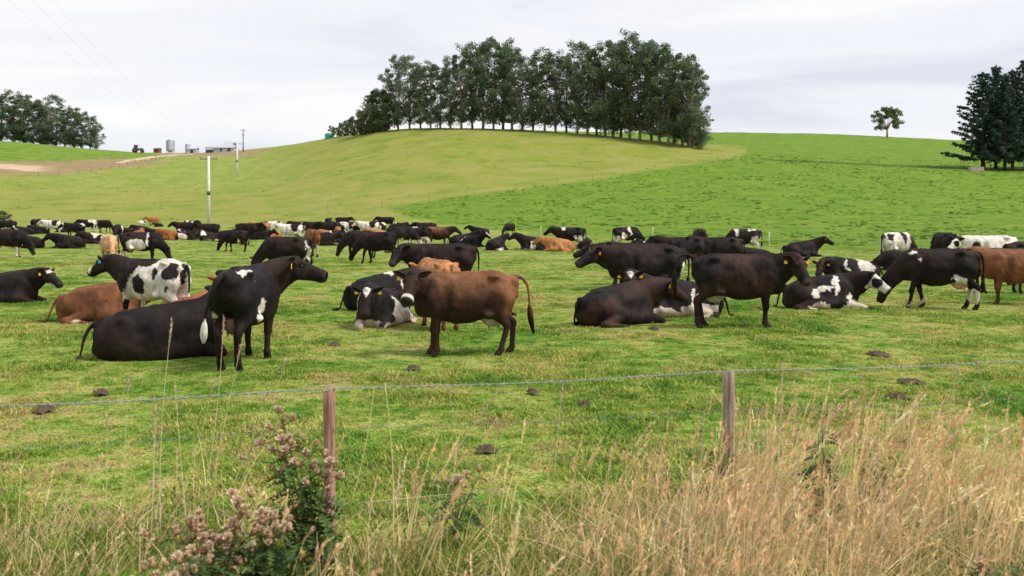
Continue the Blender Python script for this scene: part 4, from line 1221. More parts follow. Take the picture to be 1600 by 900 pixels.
# skirt of the last tree and infill behind
for p, Y, H, lab in ((1090, 263, 10.5, "bushy young gum at the foot of the right end of the hilltop row"), (1076, 268, 13, "bushy young gum under the tall trees near the right end of the hilltop row")):
    tree_from("gum_tree", GUMS[2], p, Y, lab, H / 25.0, 2.0, "gum trees along the hilltop", GUM_M, sx=1.7)
# shrubs on the left shoulder of the hill
SHR = [gum_meshes(70 + i, 9.0, 3.0, .02, 26, 0, 80, .6) for i in range(2)]
for k, (p, Y, H, lab, kk) in enumerate(((594, 306, 12.5, "dark bush at the left foot of the tall gums", 1.2), (582, 309, 8.4, "dark dense bush left of the tall gums", 1.1), (576, 312, 10.5, "thin-topped dark tree rising from the bushes left of the tall gums", .8), (566, 314, 6.6, "dark bush in the middle of the hilltop bushes", 1.2),
                                        (554, 322, 6.2, "green bush in the middle of the hilltop bushes", 1.1), (542, 330, 5.2, "round green bush second from the left end of the hilltop bushes", 1.1), (530, 336, 4.6, "low green bush beside the water tank", 1.1), (519, 341, 3.9, "small green bush at the left end of the hilltop bushes", 1.0))):
    tree_from("shrub", SHR[k % 2], p, Y, lab, H / 9.0, k * 1.3, "bushes on the left shoulder of the hill", (M_BARK, M_SHRUB), "bush", sx=kk)
# stand of trees beyond the left crest
for k, (p, tr_, Y) in enumerate(((-34, 152, 395), (-16, 150, 400), (2, 152, 405), (20, 147, 400), (37, 152, 408), (52, 160, 400), (66, 178, 410), (75, 152, 402), (88, 172, 410), (101, 169, 400), (115, 172, 408), (128, 178, 402), (141, 185, 398), (151, 199, 396))):
    base = HOR + (EYE - gz((p - 800) / F * Y, Y)) * F / Y
    H = (base - tr_ + 3) * Y / F
    lab = "dark gum, %s from the left in the stand beyond the left crest" % ORD[max(0, k - 2)] if k > 1 else "dark gum of the left crest stand, outside the left edge%s" % (", the farther out" if k == 0 else "")
    if k == 7: lab = "tallest thin-topped gum in the stand beyond the left crest"
    if k == 13: lab = "lowest gum at the right end of the stand beyond the left crest"
    tree_from("gum_tree", GUMS[(k * 7 + 3) % 6], p, Y, lab, H / 25.0, k * 2.1, "gum trees beyond the left crest", GUM_M, sx=1.5)
# the single tree on the right skyline
def lone_meshes():
    rng = np.random.default_rng(12)
    tr, cr = Geo(), Geo()
    tr.tube([(0, 0, -.4), (.1, 0, 1.6), (.15, .1, 3.2), (.3, 0, 5)], [.42, .33, .26, .18], 10)
    for i in range(11):
        a = i * 2.4; r = 2.0 + 2.6 * rng.random()
        s = np.array((.15, .1, 2.4 + 1.4 * rng.random())); e = np.array((r * math.cos(a), r * math.sin(a), 5.2 + 3.2 * rng.random()))
        tr.tube([s, (s + e) / 2 + np.array((0, 0, .5)), e], [.16, .10, .04], 6)
    for i in range(60):
        a = rng.random() * 6.28; z = 3.3 + 7.6 * rng.random()
        rmax = 6.1 * math.sqrt(max(0.05, 1 - ((z - 6.1) / 5.2) ** 2)) if z > 6.1 else 6.1 * math.sqrt(max(.05, 1 - ((z - 6.1) / 4.2) ** 2))
        r = rmax * (.45 + .55 * rng.random())
        V, Q = leaves(np.array((r * math.cos(a), r * math.sin(a), z)), 75, 1.15, .6, rng, .7, .3); cr.add(V, Q)
    return tr.mesh("lone_trunk"), cr.mesh("lone_crown", False)
tree_from("lone_tree", lone_meshes(), 1386, 383, "single round-crowned tree standing alone on the right skyline", 1.03, 0.6, None, (M_BARK, M_GUM2))

# pines on the right
def pine_meshes(seed, H=24.0):
    rng = np.random.default_rng(seed)
    tr, cr = Geo(), Geo()
    tr.tube([(0, 0, -.4), (.1, .05, H * .4), (.0, .1, H * .8), (0, 0, H)], [.42, .28, .12, .03], 8)
    z = 2.6
    while z < H - .4:
        u = z / H
        L = 5.4 * (1 - u) ** .72 * (.75 + .5 * rng.random()) + .35
        nb = 5 if u < .8 else 4
        a0 = rng.random() * 6.28
        for b in range(nb):
            a = a0 + b * 6.283 / nb + rng.normal(0, .25)
            l = L * (.7 + .5 * rng.random())
            d = np.array((math.cos(a), math.sin(a), 0))
            tt = np.linspace(0, 1, 6)
            P = np.array([(0, 0, z)]) + np.outer(tt * l, d) + np.outer((.10 * tt + .34 * tt ** 2.4) * l * (0.5 + .9 * u), (0, 0, 1))
            tr.tube(P, np.linspace(.09 * (1.2 - u), .02, 6), 4, cap=False)
            ns = max(3, int(l * 2.2))
            for s in np.linspace(.28 if u < .8 else .1, 1.0, ns):
                q = np.array([np.interp(s, tt, P[:, j]) for j in range(3)]) + rng.normal(0, .14 * l / 4, 3)
                V, Q = leaves(q, 26, .50 + .30 * (1 - s) * l / 5, .46, rng, .75, -.7); cr.add(V, Q)
        z += .62 + .9 * (1 - u) * rng.random() + .25
    V, Q = leaves(np.array((0, 0, H - .3)), 30, .35, .45, rng, 2.0, -1.5); cr.add(V, Q)
    return tr.mesh("pine_trunk"), cr.mesh("pine_crown", False)
PINES = [pine_meshes(80 + i) for i in range(3)]
for k, (p, tr_, Y, lab, sx) in enumerate(((1536, 112, 216, "dark pine at the left edge of the pine clump, lower branches reaching out", 1.35), (1556, 103, 221, "slender dark pine second from the left in the pine clump", 1.0), (1570, 116, 214, "dark pine third from the left in the pine clump", 1.05),
                                      (1582, 108, 222, "dark pine with a double-looking top, fourth from the left in the clump", 1.05), (1603, 92, 217, "tall dark pine at the right edge of the photo", 1.1), (1630, 96, 223, "dark pine reaching in from beyond the right edge of the photo", 1.1))):
    base = HOR + (EYE - gz((p - 800) / F * Y, Y)) * F / Y
    tree_from("pine_tree", PINES[k % 3], p, Y, lab, (base - tr_) * Y / F / 24.0, k * 1.9 + .5, "pines on the right slope", (M_BARKD, M_PINE), sx=sx)
# bleached bush at the left edge
tree_from("shrub", SHR[0], 6, 150, "small brown leafless-looking bush at the left edge behind the cows", 1.9 / 9, 0, None, (M_BARK, leaf_mat("dead_leaves", (.16, .12, .09), (.36, .28, .22))), "bush", sx=1.3)
# ------------------------------------------------------------------ poles and power lines
M_CONC = simple_mat("pole_concrete", (0.66, 0.66, 0.63), 0.8, 0.2, 0.12, 2.0, 0.1)
M_GALV = simple_mat("galvanised_steel", (0.36, 0.38, 0.40), 0.5, 0.4, 0.2, 3.0, 0, 0.3)
M_DARK = simple_mat("dark_metal", (0.06, 0.06, 0.065), 0.5, 0.4, 0.2, 3.0)
M_WOOD = simple_mat("grey_wood", (0.17, 0.14, 0.115), 0.9, 0.1, 0.3, 4.0, 0.3)
M_INS = simple_mat("insulator", (0.10, 0.06, 0.04), 0.2, 0.6, 0.1, 4.0)
ARM = math.atan2(101, 21)          # direction the line runs

def power_pole(px, Y, top, label, mat=M_CONC, r=.17, arm=2.4, band=None, drum=False):
    x = (px - 800) / F * Y
    z = gz(x, Y)
    H = EYE + (HOR - top) * Y / F - z
    o = empty("power_pole", (x, Y, z), 0.35)
    tag(o, label, "power pole", "power poles of one line")
    g = Geo(); g.tube([(0, 0, -.5), (0, 0, H * .5), (0, 0, H)], [r, r * .85, r * .68], 12)
    obj("pole", g.mesh("pole"), mat, o)
    g = Geo(); g.box((0, .16, H - .45), (arm, .10, .13))
    g.tube([(-.5, .13, H - .5), (0, .10, H - 1.1)], .02, 5); g.tube([(.5, .13, H - .5), (0, .10, H - 1.1)], .02, 5)
    obj("crossarm", g.mesh("crossarm", False), M_WOOD, o)
    for q in (-.46, 0.05, .46):
        g = Geo(); g.tube([(0, 0, 0), (0, 0, .08), (0, 0, .10), (0, 0, .17), (0, 0, .19), (0, 0, .26)], [.03, .03, .07, .06, .05, .02], 8)
        i_ = obj("insulator", g.mesh("insulator"), M_INS, o); i_.location = (q * arm, .16, H - .385)
    if band:
        g = Geo(); zb = EYE + (HOR - band) * Y / F - z
        g.tube([(0, 0, zb - .28), (0, 0, zb + .28)], r * .86 + .02, 12)
        obj("band", g.mesh("band"), M_DARK, o)
    if drum:
        g = Geo(); g.tube([(.0, -.38, H * .72), (.0, -.38, H * .72 + 1.1)], .30, 12); g.box((0, -.15, H * .72 + .5), (.3, .3, .12)); g.box((0, -.1, H * .80), (1.3, .1, .1))
        obj("transformer", g.mesh("transformer"), M_GALV, o)
    return o, Vector((x, Y, z + H))
p1, T1 = power_pole(326, 141, 243.5, "tall white concrete power pole rising behind the back row of cows", r=.24, band=302)
p2, T2 = power_pole(370.5, 268, 222, "second white power pole, half way up the left hillside", r=.27, band=252)
p3, T3 = power_pole(380, 395, 202, "grey wooden power pole with a transformer on the left skyline", M_WOOD, .24, drum=True)
p0, T0 = power_pole(-90, 40, -150, "tall power pole beside the road, outside the left edge", r=.2)
def cable(a, b, sag, n=24):
    t = np.linspace(0, 1, n)
    P = np.outer(1 - t, a) + np.outer(t, b)
    P[:, 2] -= sag * 4 * t * (1 - t)
    return P
M_CABLE = simple_mat("power_cable", (0.55, 0.56, 0.58), 0.6, 0.3, 0.05, 1.0)
for a, b, who, th in ((T0, T1, "between the roadside and the tall white pole", .007), (T1, T2, "between the two white poles", .016), (T2, T3, "between the hillside pole and the skyline pole", .02)):
    for q, nm in ((-1.1, "left"), (.12, "middle"), (1.1, "right")):
        o_ = np.array((math.cos(.35), math.sin(.35), 0)) * q + np.array((0, 0, -.13))
        g = Geo(); g.tube(cable(np.array(a) + o_, np.array(b) + o_, 1.2), th * .6, 4, cap=False)
        tag(obj("power_line", g.mesh("power_line"), M_CABLE), f"thin grey power line, the {nm} one {who}", "power line", "power lines on the poles")

# ------------------------------------------------------------------ the farm yard on the left skyline
M_SILO = simple_mat("silo_steel", (0.46, 0.49, 0.53), 0.45, 0.4, 0.12, 1.0, 0, 0.2)
M_SHED = simple_mat("shed_iron", (0.40, 0.41, 0.44), 0.6, 0.3, 0.12, 0.6)
M_RED = simple_mat("rusty_red", (0.30, 0.07, 0.05), 0.7, 0.2, 0.3, 1.5)
M_GLASS = simple_mat("dark_glass", (0.02, 0.025, 0.03), 0.1, 0.6, 0.1, 1.0)
M_TYRE = simple_mat("tyre", (0.025, 0.025, 0.026), 0.9, 0.1, 0.2, 3.0)
M_TEAL = simple_mat("tank_plastic", (0.0, 0.36, 0.27), 0.45, 0.4, 0.1, 1.0)
M_WHITE = simple_mat("white_paint", (0.78, 0.78, 0.76), 0.6, 0.3, 0.06, 1.0)

def silo(px, Y, top, base, wpx, label):
    x = (px - 800) / F * Y; z = gz(x, Y)
    H = EYE + (HOR - top) * Y / F - z
    r = wpx * Y / F / 2
    o = empty("feed_silo", (x, Y, z)); tag(o, label, "silo", "feed silos in the yard")
    zc = H * .22
    g = Geo(); zz = np.linspace(zc, H * .86, 15)
    g.tube([(0, 0, q) for q in zz], [r * (1 + .02 * (i % 2)) for i in range(15)], 20)
    obj("tank", g.mesh("silo_tank"), M_SILO, o)
    g = Geo(); g.tube([(0, 0, H * .86), (0, 0, H * .97), (0, 0, H)], [r * 1.04, r * .25, r * .2], 20)
    obj("roof", g.mesh("silo_roof"), M_SILO, o)
    g = Geo(); g.tube([(0, 0, .3), (0, 0, zc)], [r * .2, r * .98], 16)
    obj("hopper", g.mesh("silo_hopper"), M_SILO, o)
    for a in range(4):
        g = Geo(); c = (r * .9 * math.cos(a * 1.571 + .78), r * .9 * math.sin(a * 1.571 + .78))
        g.tube([(*c, -.2), (*c, zc + .3)], .10, 6); obj("leg", g.mesh("silo_leg"), M_DARK, o)
    g = Geo(); g.tube([(r + .12, -.15, .5), (r + .12, -.15, H * .88)], .03, 4); g.tube([(r + .12, .15, .5), (r + .12, .15, H * .88)], .03, 4)
    for q in np.arange(.7, H * .86, .4): g.tube([(r + .12, -.15, q), (r + .12, .15, q)], .02, 4)
    obj("ladder", g.mesh("silo_ladder"), M_DARK, o)
silo(266, 415, 217, 239, 12.5, "tall grey feed silo on the left skyline")
silo(293, 420, 224, 238, 7.0, "short feed silo right of the tall grey silo")

def shed(px, Y, wpx, h, depth, label, wall, roof, doors=(), cat="shed", pitch=.16):
    x = (px - 800) / F * Y; z = gz(x, Y)
    w = wpx * Y / F
    o = empty("farm_shed", (x, Y, z)); tag(o, label, cat, "sheds in the yard")
    g = Geo(); g.box((0, 0, h / 2 - .2), (w, depth, h + .4))
    obj("wall", g.mesh("shed_wall", False), wall, o)
    rise = depth * pitch
    v = [(-w/2-.2, -depth/2-.25, h), (w/2+.2, -depth/2-.25, h), (w/2+.2, 0, h+rise), (-w/2-.2, 0, h+rise), (w/2+.2, depth/2+.25, h), (-w/2-.2, depth/2+.25, h)]
    v2 = [(a, b, c + .12) for a, b, c in v]
    g = Geo(); g.add(v + v2, [(0,3,2,1),(3,5,4,2),(6,7,8,9),(9,8,10,11),(0,1,7,6),(4,5,11,10),(1,2,8,7),(2,4,10,8),(0,6,9,3),(3,9,11,5)])
    obj("roof", g.mesh("shed_roof", False), roof, o)
    for dx, dw, dh in doors:
        g = Geo(); g.box((dx * w, -depth / 2 - .02, dh / 2), (dw, .06, dh)); obj("door", g.mesh("shed_door", False), M_DARK, o)
    return o
shed(246, 408, 8, 1.5, 3.2, "small rusty red shed left of the tall silo", M_RED, M_DARK, ((.1, .8, 1.2),))
shed(302, 416, 13, 1.7, 4, "low grey shed right of the short silo", M_SILO, M_SILO, ((0, 1.2, 1.4),))
shed(328, 412, 9, 1.2, 3, "low shed with a dark open front on the left skyline", M_DARK, M_SHED, ((0, 1.5, 1.0),))
shed(347, 420, 44, 1.5, 7, "long pale milking shed on the left skyline", M_SHED, M_SHED, ((-.3, 1.0, 1.5), (.05, .8, 1.5), (.33, 1.4, 1.5)))
shed(360, 440, 14, 2.6, 6, "taller pale gabled shed behind the long milking shed", M_SHED, M_SHED, ((0, 1.4, 2.0),), pitch=.3)

def tractor(px, Y, label):
    x = (px - 800) / F * Y
    o = empty("tractor", (x, Y, gz(x, Y) + .1), 0.15, 1.05); tag(o, label, "tractor")
    g = Geo(); g.box((1.2, 0, 1.15), (2.0, .75, .65), taper=.92); g.box((-.1, 0, .85), (1.6, .7, .5)); g.tube([(1.3, .2, 1.5), (1.3, .2, 2.3)], .05, 6)
    obj("bonnet", g.mesh("tractor_bonnet", False), M_DARK, o)
    g = Geo(); g.box((-.35, 0, 1.95), (1.3, 1.25, 1.1), taper=.88)
    c_ = obj("cab", g.mesh("tractor_cab", False), M_GLASS, o)
    g = Geo(); g.box((-.35, 0, 2.56), (1.45, 1.35, .12)); obj("cab_roof", g.mesh("cab_roof", False), M_DARK, c_)
    for wx, r in ((-.7, .82), (1.75, .55)):
        for sd in (-1, 1):
            g = Geo(); y0, y1 = .45 * sd, .85 * sd
            g.tube([(0, y0, 0), (0, y0 + .02 * sd, 0), (0, y1 - .02 * sd, 0), (0, y1, 0)], [r * .86, r, r, r * .86], 18)
            w_ = obj("wheel", g.mesh("tractor_wheel"), M_TYRE, o); w_.location = (wx, 0, r - .1)
            g = Geo(); g.tube([(0, y1 - .05 * sd, 0), (0, y1 + .02 * sd, 0)], r * .55, 12)
            r_ = obj("rim", g.mesh("tractor_rim"), M_RED, w_)
tractor(214, 368, "dark tractor with red wheels parked on the left skyline")

# green water tank beside the bushes
x, Y = (513 - 800) / F * 338, 338
o = empty("water_tank", (x, Y, gz(x, Y))); tag(o, "teal green water tank on the left shoulder of the hill", "water tank")
g = Geo(); g.tube([(0, 0, -.3), (0, 0, .1), (0, 0, .6), (0, 0, 1.1), (0, 0, 1.55)], [1.15, 1.18, 1.15, 1.18, 1.15], 24); obj("tank", g.mesh("tank"), M_TEAL, o)
g = Geo(); g.tube([(0, 0, 1.55), (0, 0, 1.85), (0, 0, 2.05)], [1.2, .6, .25], 24); obj("lid", g.mesh("tank_lid"), M_TEAL, o)
g = Geo(); g.tube([(1.2, -.3, .1), (1.5, -.4, .15), (1.5, -.4, -.2)], .06, 6); obj("pipe", g.mesh("pipe"), M_WHITE, o)

# trough under the pines
x, Y = (1525 - 800) / F * 208, 208
o = empty("water_trough", (x, Y, gz(x, Y)), .05); tag(o, "pale concrete water trough at the foot of the pines", "trough")
g = Geo(); g.box((0, 0, .4), (2.8, 1.3, .9)); obj("basin", g.mesh("basin", False), simple_mat("trough_concrete", (.40, .33, .27), .9, .1), o)
g = Geo(); g.box((0, 0, .86), (2.5, 1.0, .06)); obj("water", g.mesh("trough_water", False), M_GLASS, o)
rf = random.Random(3)
M_POST = simple_mat("post_wood", (0.25, 0.19, 0.145), 0.9, 0.1, 0.35, 6.0, 0.5)
M_POSTR = simple_mat("post_wood_reddish", (0.34, 0.19, 0.14), 0.9, 0.1, 0.35, 9.0, 0.5)
M_WIRE = simple_mat("fence_wire", (0.27, 0.295, 0.31), 0.65, 0.3, 0.15, 30.0, 0, 0.1)

def fence(pts, name_label, hpost=1.15, r=.06, spacing=4.0, wires=4, cat="fence", wr=.004, group=None):
    P = np.array(pts, float)
    d = np.concatenate([[0], np.cumsum(np.linalg.norm(np.diff(P, axis=0), axis=1))])
    n = max(2, int(d[-1] / spacing) + 1)
    s = np.linspace(0, d[-1], n)
    X = np.interp(s, d, P[:, 0]); Y = np.interp(s, d, P[:, 1]); Z = np.array([gz(a, b) for a, b in zip(X, Y)])
    o = empty("fence", (X[0], Y[0], Z[0])); tag(o, name_label, cat, group)
    b = np.array((X[0], Y[0], Z[0]))
    g = Geo(); g.tube([(0, 0, -.3), (0, 0, hpost - .04), (0, 0, hpost)], [r, r * .95, r * .8], 8)
    me = g.mesh("fence_post")
    for a, c, e in zip(X, Y, Z):
        q = obj("post", me, M_POST, o); q.location = np.array((a, c, e)) - b; q.rotation_euler = (rf.uniform(-.04, .04), rf.uniform(-.04, .04), rf.uniform(0, 6))
    for k in range(wires):
        g = Geo(); g.tube(np.stack([X, Y, Z + hpost * (.2 + .75 * k / max(1, wires - 1))], 1) - b, wr, 4, cap=False)
        obj("wire", g.mesh("fence_wire"), M_WIRE, o)
    return o
# the hill paddock fence, the track fence and the one below the pines
fence([at(p, lin(p, [430, 600, 700, 800, 900, 1000, 1100, 1160], [334, 325, 309, 297, 284, 270, 254, 246])) for p in (430, 520, 600, 660, 720, 800, 900, 1000, 1100, 1150)], "post and wire fence running up between the olive hill and the bright green paddock", 1.1, .035, 9.0, 4, wr=.003)
fence([at(p, q) for p, q in ((1548, 265), (1580, 265.5), (1620, 267), (1700, 269))], "short post and wire fence under the pines on the right", 1.3, .10, 4.2, 3, wr=.012)
fence([at(p, q) for p, q in ((60, 275), (130, 272), (178, 262), (215, 255), (250, 248))], "post and wire fence along the brown bank below the farm track", 1.2, .07, 6, 3, wr=.01)

# electric fence standards
for k, (px, py, lab) in enumerate(((845, 371, "white electric fence standard behind the orange cow"), (1202, 385, "white electric fence standard right of the tail-lifting cow"), (730, 364, "white electric fence standard at the back of the field"), (1020, 374, "white electric fence standard above the big black cow"))):
    x, y = at(px, py)
    o = empty("fence_standard", (x, y, gz(x, y))); tag(o, lab, "electric fence post", "electric fence standards")
    g = Geo(); g.tube([(0, 0, -.1), (0, 0, .95)], .018, 6); obj("rod", g.mesh("standard_rod"), M_WHITE, o)
    g = Geo(); g.tube([(0, 0, .1), (.12, 0, .1), (.12, 0, .0)], .015, 5); obj("foot_step", g.mesh("foot_step"), M_WHITE, o)
    g = Geo(); g.tube([(.03, 0, .84), (.07, 0, .90), (.02, 0, .95)], .012, 5); obj("hook", g.mesh("hook"), M_WHITE, o)

# cow pats and scuffed soil in the near paddock
M_DUNG = simple_mat("dung", (0.11, 0.080, 0.055), 0.9, 0.15, 0.5, 12.0, 0.6)
def pat_mesh(seed):
    rng = np.random.default_rng(seed)
    V, Q, T = [], [], []
    n, m = 18, 5
    ph = rng.random(4) * 6
    for i in range(m):
        r = 1 - i / m
        for j in range(n):
            a = j * 2 * math.pi / n
            rr = r * (1 + .26 * math.sin(2 * a + ph[0]) + .20 * math.sin(5 * a + ph[1]) + .14 * math.sin(9 * a + ph[2]) + .16 * (rng.random() - .5))
            V.append((rr * math.cos(a), rr * math.sin(a), .16 * (1 - r ** 2) + .16 * rng.random()))
    V.append((0, 0, .17))
    for i in range(m - 1):
        for j in range(n): Q.append((i * n + j, i * n + (j + 1) % n, (i + 1) * n + (j + 1) % n, (i + 1) * n + j))
    for j in range(n): T.append(((m - 1) * n + j, (m - 1) * n + (j + 1) % n, m * n))
    return mesh_np("dung_pat", V, [Q, T], True)
PATS = [pat_mesh(i) for i in range(3)]
for k, (px, py, w, lab) in enumerate(((69, 649, 48, "dark flat dung pat at the left in front of the lying black cow"), (158, 619, 34, "dung pat just below the top wire on the left"), (522, 541, 22, "dung pat in front of the head-on lying cow"), (372, 549, 16, "dung pat by the hooves of the rear-facing black cow"),
                              (1403, 629, 40, "dark dung pat left of a second one on the right"), (1424, 606, 46, "larger dark dung pat on the right under the top wire"), (832, 623, 26, "brown dung pat in the middle below the top wire"), (914, 642, 24, "brown dung pat below the middle of the top wire"),
                              (645, 581, 28, "flat dung pat in front of the dark brown cow"), (1372, 561, 44, "brown scuffed dung pat touching the top wire on the right"), (1022, 517, 18, "dung pat beside the rusty-backed lying cow"), (760, 718, 40, "dung pat near the dry stalks in the middle foreground"), (1190, 485, 26, "dung pat under the head of the tail-lifting cow"))):
    x, y = at(px, py)
    s = w / 2 * y / F * .72
    o = obj("dung_pat", PATS[k % 3], M_DUNG); o.location = (x, y, gz(x, y) + .005); o.scale = (s, s * 1.3, .26); o.rotation_euler = (0, 0, 0)
    tag(o, lab, "dung pat", "dung pats in the near paddock")
# ------------------------------------------------------------------ roadside fence
M_WIRED = simple_mat('old_wire', (.16, .16, .15), .6, .3, .2, 30.0)
FA, FB = np.array((-1.257, 6.86)), np.array((1.651, 7.55))       # the two posts in view
def fpos(t): return FA + (FB - FA) * t
o = empty("roadside_fence", (FA[0], FA[1], 0)); tag(o, "roadside barbed wire fence with two weathered posts across the foreground", "fence")
o_b = np.array((FA[0], FA[1], 0))
def post_mesh(seed, w, h):
    rng = np.random.default_rng(seed)
    n = 14
    g = Geo()
    P = [(0, 0, z) for z in np.linspace(-.3, h, 14)]
    V, Q, T = tube(P, [w * (1 + .05 * math.sin(i * 1.7)) for i in range(14)], n)
    ang = np.arctan2(V[:, 1], V[:, 0])
    V[:, :2] *= (1 + .05 * np.sin(ang * 5 + V[:, 2] * 1.5) + .03 * rng.normal(size=len(V)))[:, None]
    top = V[:, 2] > h - .01
    V[top, 2] += .018 * V[top, 0] / w + .006 * rng.normal(size=top.sum())
    g.add(V, Q, T)
    return g.mesh("roadside_post")
def wood_mat(name, a, b):
    t = NT(name)
    pos = t.n("ShaderNodeTexCoord").outputs["Object"]
    mp = t.n("ShaderNodeMapping", Vector=pos, Scale=(30, 30, 1.6)).outputs[0]
    f = t.noise(mp, 1.6, 4.0, 0.65)
    c = t.ramp(f, (0.3, tuple(np.array(a) * .45)), (0.5, a), (0.7, b))
    t.bump(f, .6, .01)
    return t.fin(c, .9, .12)
M_PA = wood_mat("post_reddish", (.33, .18, .135), (.50, .31, .25)); M_PB = wood_mat("post_grey", (.30, .225, .175), (.46, .37, .30))
for t, m, sd in ((0, M_PA, 1), (1, M_PB, 2), (-1, M_PA, 3), (2, M_PB, 4)):
    q = fpos(t)
    p_ = obj("post", post_mesh(sd, .040 if t == 0 else .044, .995 if t < 1 else 1.0), m, o)
    p_.location = (q[0] - FA[0], q[1] - FA[1], gz(*q))
    p_.rotation_euler = (0.02, -.012 * t, 0)
tt = np.linspace(-2.0, 3.0, 401)
dirv = np.append((FB - FA) / np.linalg.norm(FB - FA), 0)
for k, hz_ in enumerate((.985, .70, .44, .20)):
    P = np.stack([FA[0] + (FB - FA)[0] * tt, FA[1] - .045 + (FB - FA)[1] * tt, hz_ + .010 * np.cos(tt * 2 * math.pi) + .012 * np.sin(tt * 1.3 + k * 2) + .03 * (k % 2) * (tt - .5) * .1], 1) - o_b
    g = Geo()
    rr = .0030 if k == 0 else .0009
    if k in (0, 1):                                                # two strands twisted together, barbed
        for ph in (0, math.pi):
            a = tt * 3.0 * 2 * math.pi / .09 + ph
            side = np.array((-dirv[1], dirv[0], 0))
            tw = P + np.outer(np.cos(tt * 160 + ph) * .0034, side) + np.outer(np.sin(tt * 160 + ph) * .0034, (0, 0, 1))
            g.tube(tw, rr, 4, cap=False)
    else: g.tube(P, .0011, 4, cap=False)
    w_ = obj("wire", g.mesh("barbed_strand"), M_WIRE if k == 0 else M_WIRED, o)
    if k in (0, 1):
        g = Geo()
        for i in np.arange(0, 401, 2.6):
            c_ = np.array([np.interp(i, np.arange(401), P[:, j]) for j in range(3)])
            for b_ in range(2):
                a = i * 1.7 + b_ * 1.5
                d = np.array((0, math.cos(a), math.sin(a))) * .016 + dirv * .006 * (b_ * 2 - 1)
                g.tube([c_ - d, c_ + d], [.0016, .0016], 3, cap=False)
            g.tube([c_ - dirv * .006, c_ + dirv * .006], .0055 if k == 0 else .003, 5)
        tag(obj("barbs", g.mesh("barbs", False), M_WIRE, w_), kind="stuff")

# ------------------------------------------------------------------ grass in the paddock
def tuft_mesh(seed, n, h, spread, w):
    rng = np.random.default_rng(seed)
    a = rng.random(n) * 6.283; r = spread * rng.random(n) ** .6
    b = np.stack([r * np.cos(a), r * np.sin(a), np.zeros(n) - .01], 1)
    hh = h * (.45 + .75 * rng.random(n))
    la = rng.random(n) * 6.283; lean = hh * (.25 + .75 * rng.random(n))
    L = np.stack([np.cos(la), np.sin(la), 0 * la], 1)
    S = np.stack([-np.sin(la + rng.normal(0, .6, n)), np.cos(la), 0 * la], 1) * w
    V = []
    for u, ww in ((0, 1.0), (.55, .8), (1.0, .0)):
        c = b + L * (lean * u * u)[:, None] + np.stack([0 * hh, 0 * hh, hh * (u - .25 * u * u)], 1)
        if ww > 0: V += [c - S * ww, c + S * ww]
        else: V += [c]
    V = np.stack(V, 1)
    i = np.arange(n)[:, None] * 5
    Q = i + np.array([[0, 1, 3, 2]])
    T = i + np.array([[2, 3, 4]])
    return mesh_np("grass_tuft", V.reshape(-1, 3), [Q, T], False)

def make_blade_mat():
    t = NT("pasture_blades")
    pos = t.n("ShaderNodeNewGeometry").outputs["Position"]
    c, *_ = pasture_color(t, pos, False)
    rnd = t.n("ShaderNodeObjectInfo").outputs["Random"]
    c = t.mix(1.0, c, t.ramp(rnd, (0.0, (.85, .92, .75)), (0.5, (1.3, 1.3, 1.25)), (0.86, (1.6, 1.5, 1.4)), (1.0, (2.0, 1.6, 1.7))), 'MULTIPLY')
    t.fin(c, .6, .25)
    tr = t.n("ShaderNodeBsdfTranslucent", Color=c)
    mx = t.n("ShaderNodeMixShader", i0=.3)
    t.t.links.new(t.b.outputs[0], mx.inputs[1]); t.t.links.new(tr.outputs[0], mx.inputs[2])
    t.t.links.new(mx.outputs[0], t.out.inputs["Surface"])
    return t.m
M_BLADE = make_blade_mat()
M_RANK = leaf_mat('rank_grass', (.05, .125, .008), (.11, .215, .016), .3, 1.0)

